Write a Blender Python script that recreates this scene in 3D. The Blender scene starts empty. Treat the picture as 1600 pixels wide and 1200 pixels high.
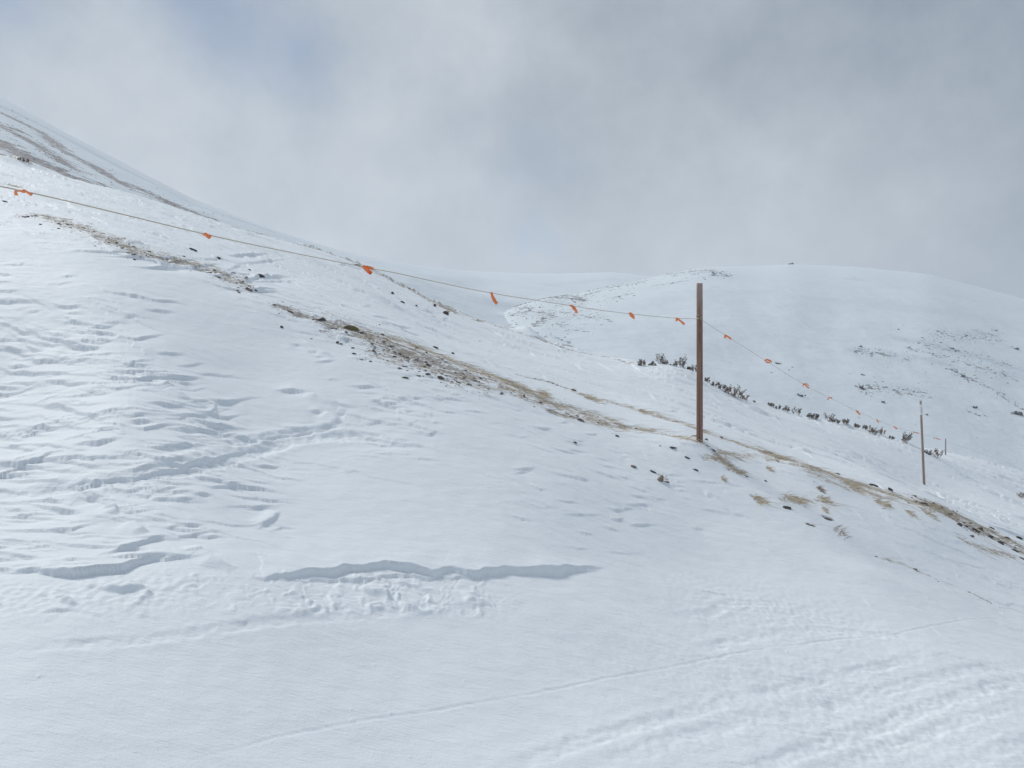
import bpy, bmesh, math, random
import numpy as np
from mathutils import Vector, Matrix

random.seed(7)
RNG = np.random.default_rng(7)
F = 1250.0                      # focal length in photo pixels (photo 1600 x 1200)
SC = bpy.context.scene
COL = SC.collection

# ------------------------------------------------------------------ helpers
def U(px): return (px - 800.0) / F
def E(py): return (600.0 - py) / F
def sstep(a, b, x):
    t = np.clip((x - a) / (b - a), 0, 1)
    return t * t * (3 - 2 * t)

def _hash(ix, iy, seed):
    h = (ix.astype(np.int64) * 374761393 + iy.astype(np.int64) * 668265263 + seed * 974634777) & 0xFFFFFFFF
    h = ((h ^ (h >> 13)) * 1274126177) & 0xFFFFFFFF
    h = (h ^ (h >> 16)) & 0xFFFFFFFF
    return h.astype(np.float64) * (2 * math.pi / 4294967296.0)

def gn(x, y, seed=0):
    """2-D gradient noise, about -1..1"""
    x = np.asarray(x, float); y = np.asarray(y, float)
    x0 = np.floor(x); y0 = np.floor(y)
    fx = x - x0; fy = y - y0
    ux = fx * fx * fx * (fx * (fx * 6 - 15) + 10)
    uy = fy * fy * fy * (fy * (fy * 6 - 15) + 10)
    def g(ax, ay):
        a = _hash(x0 + ax, y0 + ay, seed)
        return np.cos(a) * (fx - ax) + np.sin(a) * (fy - ay)
    a = g(0, 0); b = g(1, 0); c = g(0, 1); d = g(1, 1)
    return ((a + (b - a) * ux) * (1 - uy) + (c + (d - c) * ux) * uy) * 1.45

def fbm(x, y, oct=4, seed=0, gain=.5):
    s = 0; a = 1
    for i in range(oct):
        s = s + a * gn(x * 2 ** i, y * 2 ** i, seed + i * 13); a *= gain
    return s

def tag(o, label=None, cat=None, group=None, kind=None):
    if label: o['label'] = label
    if cat: o['category'] = cat
    if group: o['group'] = group
    if kind: o['kind'] = kind
    return o

def link(name, me, mat=None, parent=None, loc=None):
    o = bpy.data.objects.new(name, me)
    COL.objects.link(o)
    if mat is not None and me is not None: me.materials.append(mat)
    if parent is not None: o.parent = parent
    if loc is not None: o.location = loc
    return o

def mesh_np(name, V, Fq, smooth=True):
    """V (n,3) float, Fq (m,k) int"""
    me = bpy.data.meshes.new(name)
    V = np.ascontiguousarray(V, np.float32); Fq = np.ascontiguousarray(Fq, np.int32)
    n, k = Fq.shape
    me.vertices.add(len(V)); me.vertices.foreach_set('co', V.ravel())
    me.loops.add(n * k); me.loops.foreach_set('vertex_index', Fq.ravel())
    me.polygons.add(n)
    me.polygons.foreach_set('loop_start', np.arange(0, n * k, k, dtype=np.int32))
    me.polygons.foreach_set('loop_total', np.full(n, k, np.int32))
    if smooth: me.polygons.foreach_set('use_smooth', np.ones(n, bool))
    me.update(calc_edges=True)
    return me

# ------------------------------------------------------------------ materials
def new_mat(name):
    m = bpy.data.materials.new(name); m.use_nodes = True
    nt = m.node_tree; b = nt.nodes['Principled BSDF']
    return m, nt, b

def N(nt, typ, **kw):
    n = nt.nodes.new(typ)
    for k, v in kw.items():
        if k.startswith('i_'): n.inputs[k[2:].replace('_', ' ')].default_value = v
        else: setattr(n, k, v)
    return n

def math_(nt, op, a, b=None, clamp=False):
    n = nt.nodes.new('ShaderNodeMath'); n.operation = op; n.use_clamp = clamp
    for i, v in enumerate((a, b)):
        if v is None: continue
        if isinstance(v, (int, float)): n.inputs[i].default_value = v
        else: nt.links.new(v, n.inputs[i])
    return n.outputs[0]

def mix_(nt, fac, a, b):
    n = nt.nodes.new('ShaderNodeMix'); n.data_type = 'RGBA'
    for sock, v in ((n.inputs[0], fac), (n.inputs[6], a), (n.inputs[7], b)):
        if isinstance(v, (int, float)): sock.default_value = v
        elif isinstance(v, tuple): sock.default_value = v if len(v) == 4 else (*v, 1)
        else: nt.links.new(v, sock)
    return n.outputs[2]

def noise_(nt, vec, scale, detail=3, rough=.5, mapping=None):
    if mapping is not None:
        mp = N(nt, 'ShaderNodeMapping'); mp.inputs['Scale'].default_value = mapping[:3]
        if len(mapping) > 3: mp.inputs['Rotation'].default_value = (0, 0, mapping[3])
        nt.links.new(vec, mp.inputs[0]); vec = mp.outputs[0]
    n = N(nt, 'ShaderNodeTexNoise'); n.inputs['Scale'].default_value = scale
    n.inputs['Detail'].default_value = detail; n.inputs['Roughness'].default_value = rough
    nt.links.new(vec, n.inputs['Vector'])
    return n.outputs['Fac']

SNOW = (.83, .865, .905)
def snow_material():
    m, nt, b = new_mat('wind_packed_snow')
    tc = N(nt, 'ShaderNodeTexCoord').outputs['Object']
    bare = N(nt, 'ShaderNodeAttribute', attribute_name='bare').outputs['Fac']
    tan = N(nt, 'ShaderNodeAttribute', attribute_name='tan').outputs['Fac']
    big = noise_(nt, tc, 1.3, 4)
    snow = mix_(nt, big, (.81, .85, .895), (.85, .88, .915))
    sp = noise_(nt, tc, 26, 4, .65)
    soil = mix_(nt, sp, (.13, .108, .1), (.44, .38, .345))
    thatch = mix_(nt, noise_(nt, tc, 18, 3, .6, (1, 3, 1, -.3)), (.36, .29, .21), (.68, .58, .46))
    ground = mix_(nt, tan, soil, thatch)
    col = mix_(nt, bare, snow, ground)
    nt.links.new(col, b.inputs['Base Color'])
    b.inputs['Roughness'].default_value = .62
    b.inputs['Specular IOR Level'].default_value = .22
    # grain, crust and drift ripples in the shading normal
    g1 = noise_(nt, tc, 95, 3, .6)
    g2 = noise_(nt, tc, 9, 5, .6, (1, 2.2, 1, .35))
    g3 = noise_(nt, tc, 30, 3, .55, (.35, 2.4, 1, -.42))
    h = math_(nt, 'ADD', math_(nt, 'MULTIPLY', g1, .0035), math_(nt, 'MULTIPLY', g2, .010))
    h = math_(nt, 'ADD', h, math_(nt, 'MULTIPLY', g3, .0042))
    bp = N(nt, 'ShaderNodeBump'); bp.inputs['Strength'].default_value = .75; bp.inputs['Distance'].default_value = 1.0
    nt.links.new(h, bp.inputs['Height']); nt.links.new(bp.outputs[0], b.inputs['Normal'])
    return m

def hill_material(name, scale, soil_a, soil_b):
    m, nt, b = new_mat(name)
    tc = N(nt, 'ShaderNodeTexCoord').outputs['Object']
    bare = N(nt, 'ShaderNodeAttribute', attribute_name='bare').outputs['Fac']
    ice = N(nt, 'ShaderNodeAttribute', attribute_name='ice').outputs['Fac']
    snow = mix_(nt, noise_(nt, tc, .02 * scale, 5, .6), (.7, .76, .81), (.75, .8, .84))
    snow = mix_(nt, ice, snow, (.47, .54, .62))
    soil = mix_(nt, noise_(nt, tc, .5 * scale, 5, .7), soil_a, soil_b)
    sp = noise_(nt, tc, 1.15 * scale, 6, .75, (1, 1, 2.2))
    cov = math_(nt, 'ADD', math_(nt, 'MULTIPLY', bare, .85), math_(nt, 'MULTIPLY', sp, 1.9))
    cov = math_(nt, 'MULTIPLY', math_(nt, 'SUBTRACT', cov, 1.5), 3.6, True)
    nt.links.new(mix_(nt, cov, snow, soil), b.inputs['Base Color'])
    b.inputs['Roughness'].default_value = .7; b.inputs['Specular IOR Level'].default_value = .15
    h = math_(nt, 'ADD', math_(nt, 'MULTIPLY', noise_(nt, tc, .12 * scale, 6, .65, (1, 1, 1.5)), .5 / scale),
              math_(nt, 'MULTIPLY', noise_(nt, tc, .6 * scale, 4, .6), .22 / scale))
    bp = N(nt, 'ShaderNodeBump'); bp.inputs['Strength'].default_value = .6; bp.inputs['Distance'].default_value = 1
    nt.links.new(h, bp.inputs['Height']); nt.links.new(bp.outputs[0], b.inputs['Normal'])
    return m

def wood_material(name, dark, light, grey):
    m, nt, b = new_mat(name)
    tc = N(nt, 'ShaderNodeTexCoord').outputs['Object']
    grain = noise_(nt, tc, 30, 5, .65, (1, 1, .07))
    blot = noise_(nt, tc, 3.5, 3, .5, (1, 1, .5))
    c = mix_(nt, grain, dark, light)
    sep = N(nt, 'ShaderNodeSeparateXYZ'); nt.links.new(tc, sep.inputs[0])
    top = N(nt, 'ShaderNodeMapRange'); top.inputs[1].default_value = 1.45; top.inputs[2].default_value = 2.0
    nt.links.new(sep.outputs[2], top.inputs[0])
    wthr = math_(nt, 'MULTIPLY', top.outputs[0], math_(nt, 'MULTIPLY', blot, 1.1), True)
    c = mix_(nt, wthr, c, grey)
    cr = noise_(nt, tc, 55, 2, .5, (1, 1, .03))
    crk = N(nt, 'ShaderNodeMapRange'); crk.inputs[1].default_value = .3; crk.inputs[2].default_value = .38
    crk.inputs[3].default_value = .35; crk.inputs[4].default_value = 1; nt.links.new(cr, crk.inputs[0])
    mul = nt.nodes.new('ShaderNodeMix'); mul.data_type = 'RGBA'; mul.blend_type = 'MULTIPLY'; mul.inputs[0].default_value = 1
    nt.links.new(c, mul.inputs[6]); nt.links.new(crk.outputs[0], mul.inputs[7])
    nt.links.new(mul.outputs[2], b.inputs['Base Color'])
    b.inputs['Roughness'].default_value = .85; b.inputs['Specular IOR Level'].default_value = .2
    bp = N(nt, 'ShaderNodeBump'); bp.inputs['Strength'].default_value = .5; bp.inputs['Distance'].default_value = .01
    nt.links.new(grain, bp.inputs['Height']); nt.links.new(bp.outputs[0], b.inputs['Normal'])
    return m

def island_material(name, cols, rough=.9, spec=.2, nscale=None):
    """colour picked per loose piece from a few real colours"""
    m, nt, b = new_mat(name)
    geo = N(nt, 'ShaderNodeNewGeometry')
    r = N(nt, 'ShaderNodeValToRGB')
    els = r.color_ramp.elements
    while len(els) < len(cols): els.new(.5)
    for i, c in enumerate(cols):
        els[i].position = i / max(1, len(cols) - 1); els[i].color = (*c, 1)
    nt.links.new(geo.outputs['Random Per Island'], r.inputs[0])
    out = r.outputs[0]
    if nscale:
        tc = N(nt, 'ShaderNodeTexCoord').outputs['Object']
        n = noise_(nt, tc, nscale, 4, .65)
        mul = nt.nodes.new('ShaderNodeMix'); mul.data_type = 'RGBA'; mul.blend_type = 'MULTIPLY'; mul.inputs[0].default_value = .8
        k = math_(nt, 'ADD', math_(nt, 'MULTIPLY', n, 1.3), .35)
        nt.links.new(out, mul.inputs[6]); nt.links.new(k, mul.inputs[7]); out = mul.outputs[2]
    nt.links.new(out, b.inputs['Base Color'])
    b.inputs['Roughness'].default_value = rough; b.inputs['Specular IOR Level'].default_value = spec
    return m

def rock_material(name, a, c, lichen=None, snowtop=.0):
    m, nt, b = new_mat(name)
    tc = N(nt, 'ShaderNodeTexCoord').outputs['Object']
    col = mix_(nt, noise_(nt, tc, 22, 5, .7), a, c)
    if lichen:
        l = N(nt, 'ShaderNodeMapRange'); l.inputs[1].default_value = .5; l.inputs[2].default_value = .6
        nt.links.new(noise_(nt, tc, 12, 4, .6), l.inputs[0])
        col = mix_(nt, l.outputs[0], col, lichen)
    nt.links.new(col, b.inputs['Base Color'])
    b.inputs['Roughness'].default_value = .9; b.inputs['Specular IOR Level'].default_value = .25
    bp = N(nt, 'ShaderNodeBump'); bp.inputs['Strength'].default_value = .6; bp.inputs['Distance'].default_value = .01
    nt.links.new(noise_(nt, tc, 45, 4, .7), bp.inputs['Height']); nt.links.new(bp.outputs[0], b.inputs['Normal'])
    return m

M_SNOW = snow_material()
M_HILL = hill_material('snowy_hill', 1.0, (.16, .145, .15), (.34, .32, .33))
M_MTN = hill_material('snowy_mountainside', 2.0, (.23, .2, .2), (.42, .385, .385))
M_POST = wood_material('weathered_brown_timber', (.085, .042, .03), (.42, .26, .2), (.5, .43, .39))
M_STAKE = wood_material('grey_brown_stake', (.22, .155, .125), (.52, .4, .33), (.46, .41, .38))
M_STAKEG = wood_material('grey_stake', (.24, .22, .22), (.4, .37, .36), (.4, .38, .37))
M_ROPE = island_material('twisted_rope', [(.46, .4, .31), (.62, .54, .42), (.54, .47, .36)], .9)
M_FLAG = island_material('orange_ribbon', [(.93, .22, .07), (.95, .29, .11), (.9, .18, .05)], .5, .4)
M_GRASS = island_material('dry_grass_blades', [(.3, .23, .165), (.54, .45, .33), (.72, .63, .5), (.44, .35, .26)], .8)
M_GRAVEL = island_material('gravel_stones', [(.075, .065, .062), (.2, .17, .155), (.12, .1, .095), (.3, .26, .23)], .95, .2, 40)
M_ROCKD = rock_material('dark_stone', (.035, .033, .035), (.15, .135, .13))
M_ROCKB = rock_material('brown_stone', (.06, .045, .035), (.19, .145, .115))
M_ROCKL = rock_material('pale_stone', (.13, .105, .09), (.36, .3, .255))
M_ROCKM = rock_material('mossy_stone', (.05, .045, .03), (.17, .15, .1), (.16, .15, .06))
M_SHRUB = island_material('shrub_twigs', [(.13, .105, .095), (.3, .25, .22), (.22, .19, .165), (.38, .33, .3)], .9)
M_SHRUBT = island_material('tan_shrub_twigs', [(.26, .19, .16), (.44, .35, .29), (.2, .155, .135), (.5, .42, .36)], .9)
M_SCRUB = island_material('far_scrub', [(.09, .085, .09), (.17, .155, .155), (.13, .12, .12)], .95)
m, nt, b = new_mat('white_sign_board'); b.inputs['Base Color'].default_value = (.9, .9, .9, 1); b.inputs['Roughness'].default_value = .5; M_SIGN = m
m, nt, b = new_mat('grey_sign_ink'); b.inputs['Base Color'].default_value = (.16, .17, .2, 1); b.inputs['Roughness'].default_value = .6; M_INK = m
m, nt, b = new_mat('steel_staple'); b.inputs['Base Color'].default_value = (.3, .29, .27, 1); b.inputs['Metallic'].default_value = .8; b.inputs['Roughness'].default_value = .5; M_STEEL = m
m, nt, b = new_mat('clinging_snow'); b.inputs['Base Color'].default_value = (*SNOW, 1); b.inputs['Roughness'].default_value = .7; M_CLING = m

# ------------------------------------------------------------------ a terrain sheet that can be looked up
class Surf:
    """rows x cols sheet; column c has a constant bearing us[c]; YY, EE are distance and rise/distance"""
    def __init__(s, us, YY, EE): s.us = us; s.YY = YY; s.EE = EE
    @property
    def XYZ(s): return s.us[None, :] * s.YY, s.YY, s.EE * s.YY
    def col(s, u):
        c = float(np.interp(u, s.us, np.arange(len(s.us)))); i = min(int(c), len(s.us) - 2); t = c - i
        return s.YY[:, i] * (1 - t) + s.YY[:, i + 1] * t, s.EE[:, i] * (1 - t) + s.EE[:, i + 1] * t
    def hit(s, px, py, miss_ok=True):
        u = U(px); e = E(py); Y, Ec = s.col(u)
        k = np.argmax(Ec >= e)
        if Ec[k] < e: k = int(np.argmax(Ec)); y = Y[k]; return Vector((u * y, y, Ec[k] * y))
        if k == 0: return Vector((u * Y[0], Y[0], e * Y[0]))
        t = (e - Ec[k - 1]) / (Ec[k] - Ec[k - 1] + 1e-12)
        y = Y[k - 1] + t * (Y[k] - Y[k - 1])
        return Vector((u * y, y, e * y))
    def z(s, X, Y):
        """height under world points; only for sheets whose rows share one distance"""
        X = np.asarray(X, float); Y = np.asarray(Y, float)
        ys = s.YY[:, 0]; u = X / Y
        r = np.clip(np.interp(Y, ys, np.arange(len(ys))), 0, len(ys) - 1.001); c = np.clip(np.interp(u, s.us, np.arange(len(s.us))), 0, len(s.us) - 1.001)
        i = r.astype(int); j = c.astype(int); a = r - i; b = c - j
        Z = s.EE
        e = Z[i, j] * (1 - a) * (1 - b) + Z[i + 1, j] * a * (1 - b) + Z[i, j + 1] * (1 - a) * b + Z[i + 1, j + 1] * a * b
        return e * Y
    def build(s, name, mat, attrs):
        X, Y, Z = s.XYZ
        R, Cn = Y.shape
        V = np.stack([np.broadcast_to(X, Y.shape), Y, Z], -1).reshape(-1, 3)
        idx = np.arange(R * Cn).reshape(R, Cn)
        Q = np.stack([idx[:-1, :-1], idx[:-1, 1:], idx[1:, 1:], idx[1:, :-1]], -1).reshape(-1, 4)
        me = mesh_np(name, V, Q)
        for k, v in attrs.items():
            a = me.attributes.new(k, 'FLOAT', 'POINT'); a.data.foreach_set('value', np.ascontiguousarray(v, np.float32).ravel())
        o = link(name, me, mat); o['kind'] = 'structure'
        return o

# ------------------------------------------------------------------ near slope: rise of the ground at surveyed distances
CTRL = {  # photo column: [(distance, photo row)]
    -500: [(1.5, 1760), (2.2, 1390), (4.2, 860), (5.5, 680), (7.8, 455), (9.5, 305), (12, 205), (16, 150), (22, 120), (32, 170), (60, 300)],
    0: [(1.5, 2040), (2.2, 1540), (3.12, 1200), (4.2, 960), (5.5, 800), (7.8, 600), (9.5, 450), (12, 340), (16, 290), (22, 252), (32, 290), (60, 400)],
    200: [(7.0, 640), (11.6, 388), (16, 340), (23, 303), (32, 335)],
    400: [(1.5, 2130), (3.5, 1200), (4.8, 935), (6, 800), (7.5, 680), (9, 572), (11, 462), (14, 420), (18, 385), (24, 366), (32, 392), (60, 470)],
    560: [(10.8, 517), (15, 462), (24, 413), (32, 440)],
    700: [(14, 530), (24, 483), (32, 515)],
    800: [(1.5, 2200), (3.85, 1200), (5.8, 910), (7, 790), (8.5, 690), (10.5, 603), (14, 563), (18, 538), (24, 516), (32, 550), (60, 640)],
    950: [(10.2, 660), (14, 610), (24, 561), (32, 600)],
    1060: [(22, 575), (27, 590)],
    1094: [(1.5, 2250), (4.15, 1200), (6, 975), (8, 825), (10, 692), (13, 655), (17, 620), (22, 583), (32, 640), (60, 760)],
    1200: [(10.2, 727), (14, 690), (22, 637), (28, 680)],
    1300: [(10.4, 752), (14, 716), (22, 661), (28, 700)],
    1443: [(1.5, 2300), (4.5, 1200), (6.5, 1000), (8.5, 885), (10.6, 790), (14, 771), (18, 757), (22, 702), (25, 711), (30, 701), (40, 735), (60, 830)],
    1600: [(1.5, 2330), (4.6, 1200), (6.5, 1040), (8.5, 940), (11, 862), (14, 825), (18, 800), (22, 777), (25, 780), (30, 741), (40, 775), (60, 900)],
    2050: [(1.5, 2420), (4.8, 1260), (6.5, 1130), (8.5, 1050), (11, 985), (14, 950), (18, 930), (23, 905), (32, 910), (60, 1050)],
    3400: [(1.5, 2350), (4.5, 1480), (8.5, 1330), (14, 1260), (23, 1230), (32, 1240), (60, 1350)],
    -1900: [(1.5, 1480), (4.2, 620), (7.8, 120), (12, -80), (22, -150), (32, -90), (60, 60)],
}
P = np.array([(U(px), math.log(Y) * .55, E(py)) for px, l in CTRL.items() for Y, py in l])
def tps_k(d2): return np.where(d2 > 1e-14, .5 * d2 * np.log(d2 + 1e-30), 0)
n = len(P)
K = tps_k(((P[:, None, :2] - P[None, :, :2]) ** 2).sum(-1)) + np.eye(n) * 2e-4
A = np.zeros((n + 3, n + 3)); A[:n, :n] = K; A[:n, n] = 1; A[:n, n + 1:] = P[:, :2]; A[n:, :n] = A[:n, n:].T
W = np.linalg.solve(A, np.concatenate([P[:, 2], np.zeros(3)]))
def base_e(u, Y):
    s = np.log(Y) * .55
    out = W[n] + W[n + 1] * u + W[n + 2] * s
    for i in range(n): out = out + W[i] * tps_k((u - P[i, 0]) ** 2 + (s - P[i, 1]) ** 2)
    return out

us = np.concatenate([np.linspace(-2.3, -.74, 90, endpoint=False), np.arange(-.74, .74, .00125), np.linspace(.74, 2.3, 90)])
ys = np.concatenate([np.geomspace(1.0, 2.3, 60, endpoint=False), np.geomspace(2.3, 12.5, 800, endpoint=False), np.geomspace(12.5, 60, 330)])
# base on a coarse lattice, then spline-free bilinear refine in (u, log Y)
uc = np.linspace(-2.3, 2.3, 461); lc = np.linspace(0, math.log(60), 240)
Ec = base_e(uc[None, :], np.exp(lc)[:, None])
def refine(us, ys):
    ly = np.log(ys)
    T = np.stack([np.interp(us, uc, Ec[i]) for i in range(len(lc))])          # rows lc
    r = np.clip(np.interp(ly, lc, np.arange(len(lc))), 0, len(lc) - 1.0001); i = r.astype(int); t = (r - i)[:, None]
    # cubic (Catmull-Rom) along distance
    im = np.clip(i - 1, 0, None); ip = i + 1; ipp = np.clip(i + 2, None, len(lc) - 1)
    p0, p1, p2, p3 = T[im], T[i], T[ip], T[ipp]
    return p1 + .5 * t * (p2 - p0 + t * (2 * p0 - 5 * p1 + 4 * p2 - p3 + t * (3 * (p1 - p2) + p3 - p0)))
YY = np.repeat(ys[:, None], len(us), 1)
NEAR = Surf(us, YY, refine(us, ys))
X = us[None, :] * YY; Y = YY
BASE = Surf(us, YY, NEAR.EE.copy())

def world_line(surf, pts): return np.array([surf.hit(px, py) for px, py in pts])

def seg_fields(PX, PY, line):
    """signed distance (+ = far side), 0..1 along, for points near a polyline in plan"""
    best = np.full(PX.shape, 1e9); sgn = np.zeros(PX.shape); par = np.zeros(PX.shape)
    L = np.concatenate([[0], np.cumsum(np.hypot(*(np.diff(line[:, :2], axis=0).T)))])
    for k in range(len(line) - 1):
        ax, ay = line[k, :2]; bx, by = line[k + 1, :2]
        dx, dy = bx - ax, by - ay; l2 = dx * dx + dy * dy + 1e-12
        t = ((PX - ax) * dx + (PY - ay) * dy) / l2
        tc = np.clip(t, 0, 1)
        d = np.hypot(PX - ax - tc * dx, PY - ay - tc * dy)
        s = np.sign(dx * (PY - ay) - dy * (PX - ax))
        m = d < best
        best = np.where(m, d, best); sgn = np.where(m, s, sgn); par = np.where(m, (L[k] + tc * (L[k + 1] - L[k])) / L[-1], par)
    return best * sgn, par

def window(line, r):
    """index box of near-sheet vertices that can be within r of a line"""
    y0, y1 = line[:, 1].min() - r, line[:, 1].max() + r
    yy0 = max(y0, .8)
    uu = np.concatenate([(line[:, 0] - r) / yy0, (line[:, 0] - r) / y1, (line[:, 0] + r) / yy0, (line[:, 0] + r) / y1])
    r0, r1 = np.searchsorted(ys, [y0, y1]); c0, c1 = np.searchsorted(us, [uu.min(), uu.max()])
    return slice(max(r0 - 1, 0), r1 + 1), slice(max(c0 - 1, 0), c1 + 1)

H = np.zeros_like(YY)

def step_line(pts, th, back=None, rag=.8, fade=.48, seed=0, scoop=.5):
    """a wind-cut step: a crisp lip, a scooped hollow on the near side, a long gentle back"""
    line = world_line(BASE, pts)
    ym = line[:, 1].mean(); h = th * ym / F * .78
    back = back or (4 * h + .1)
    w = window(line, max(back, 14 * h + .1) + .1)
    x, y = X[w], Y[w]
    hh = min(h, .035)
    wob = rag * (1.5 * h * gn(x * 2.6, y * 2.6, 40 + seed) + 1.1 * hh * gn(x * 6.5, y * 6.5, 50 + seed) + .42 * hh * gn(x * 15, y * 15, 60 + seed))
    d, s = seg_fields(x, y + wob, line)
    amp = h * sstep(0, 1, np.minimum(s, 1 - s) / fade) * np.clip(1 + .6 * gn(x * 3.2, y * 1.2, 70 + seed), .2, 1.6)
    face = .3 * h + .002
    hollow = 13 * h + .08
    prof = np.where(d >= 0, (1 - scoop) * np.clip(1 - d / back, 0, 1) ** 1.7,
                    -scoop * np.clip(1 + d / hollow, 0, 1) ** 2.0)
    prof = np.where((d < 0) & (d > -face), (1 - scoop) + (d / face) * 1.0, prof)
    prof = np.maximum(prof, -scoop)
    H[w] += amp * prof

def groove(pts, depth, width, seed=0, rough=.3, berm=.5):
    line = world_line(BASE, pts)
    w = window(line, width * 5)
    x, y = X[w], Y[w]
    d, s = seg_fields(x, y + .15 * width * gn(x * 4, y * 4, 90 + seed), line)
    amp = np.minimum(1, np.minimum(s, 1 - s) / .12)
    g = -depth * np.clip(1 + 1.1 * gn(x * 1.7, y * 1.7, 92 + seed), .1, 2) * np.exp(-(d / width) ** 4) + depth * berm * (np.exp(-((d - 1.6 * width) / (.7 * width)) ** 2) + .6 * np.exp(-((d + 1.6 * width) / (.7 * width)) ** 2))
    g = g * (1 + rough * gn(x * 9, y * 9, 95 + seed)) + depth * rough * .6 * np.exp(-(d / (1.8 * width)) ** 2) * gn(x * 22, y * 22, 99 + seed)
    H[w] += amp * g

def clod(px, py, r, h):
    c = BASE.hit(px, py); ln = np.array([[c.x - r, c.y, 0], [c.x + r, c.y, 0]]); w = window(ln, 3 * r)
    H[w] += h * np.clip(1.15 - (((X[w] - c.x) / r) ** 2 + ((Y[w] - c.y) / (r * .8)) ** 2), 0, 1) * (1 + .5 * gn(X[w] / r, Y[w] / r, 480))

def blob(px, py, r):
    c = BASE.hit(px, py)
    return np.exp(-(((X - c.x) ** 2 + ((Y - c.y) * 1.0) ** 2) / r ** 2))

# broad drift undulation, then procedural sastrugi
H += .035 * gn(X * .45, Y * .55, 1) + .02 * gn(X * 1.1, Y * 1.3, 2)
smooth = np.ones_like(YY)
for px, py, r in ((620, 790, 1.15), (760, 700, .8), (330, 520, .95), (420, 570, .8), (500, 1080, 1.5), (150, 1080, 1.1), (850, 1030, 1.1), (1150, 900, 1.0),
                  (1330, 860, 1.2), (1000, 960, .9), (150, 420, .9), (1250, 960, .9), (440, 620, .7), (480, 560, .6), (300, 455, .8), (470, 690, .4)):
    smooth *= 1 - .93 * blob(px, py, r)
mleft = sstep(.25, -.25, X / Y + .05)                     # the left slope is the most carved
carve = smooth * (.34 + .66 * mleft) * (.45 + .55 * sstep(-.35, .3, gn(X * .5, Y * .5, 5)))
carve *= sstep(3.9, 4.8, Y + .35 * X)                     # not on the packed track in front
for L, amp, sd in ((.8, .028, 11), (.46, .026, 12), (.27, .022, 13), (.16, .013, 14)):
    wy = Y + .28 * gn(X * .55, Y * .8, sd) + .13 * gn(X * 1.9, Y * 2.6, sd + 20) + .045 * gn(X * 6, Y * 7, sd + 40) + .012 * gn(X * 19, Y * 22, sd + 50) - .05 * X
    ph = wy / L; k = np.floor(ph); f = ph - k
    a = sstep(.0, .62, gn(X * .5 / L + k * 3.7, k * 7.31 + .5, sd + 60))
    H += amp * carve * a * (-.4 + 1.4 * sstep(0, .03, f) * (1 - f) ** 1.4)
# wind streaks running down the slope to the right
q = (X * .5 + Y * .86); pcoord = (X * .86 - Y * .5)
H += smooth * .0045 * gn(pcoord * .9, q * 9, 31) + .0035 * gn(X * 6, Y * 8, 32)
# roughness beyond the grass band
far_m = sstep(11.5, 14, Y + .1 * X) * sstep(70, 40, Y)
for L, amp, sd in ((1.1, .08, 16), (.55, .06, 17), (.3, .035, 19)):
    wy = Y + .5 * gn(X * .35, Y * .5, sd) + .16 * gn(X * 1.5, Y * 2, sd + 20) + .12 * X
    ph = wy / L; k = np.floor(ph); f = ph - k
    a = sstep(-.05, .6, gn(X * .55 / L + k * 3.7, k * 5.31 + .5, sd + 60))
    H += amp * far_m * a * (-.4 + 1.4 * sstep(0, .04, f) * (1 - f) ** 1.4) * (.35 + .65 * sstep(-.3, .4, gn(X * .3, Y * .3, 18)))

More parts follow.
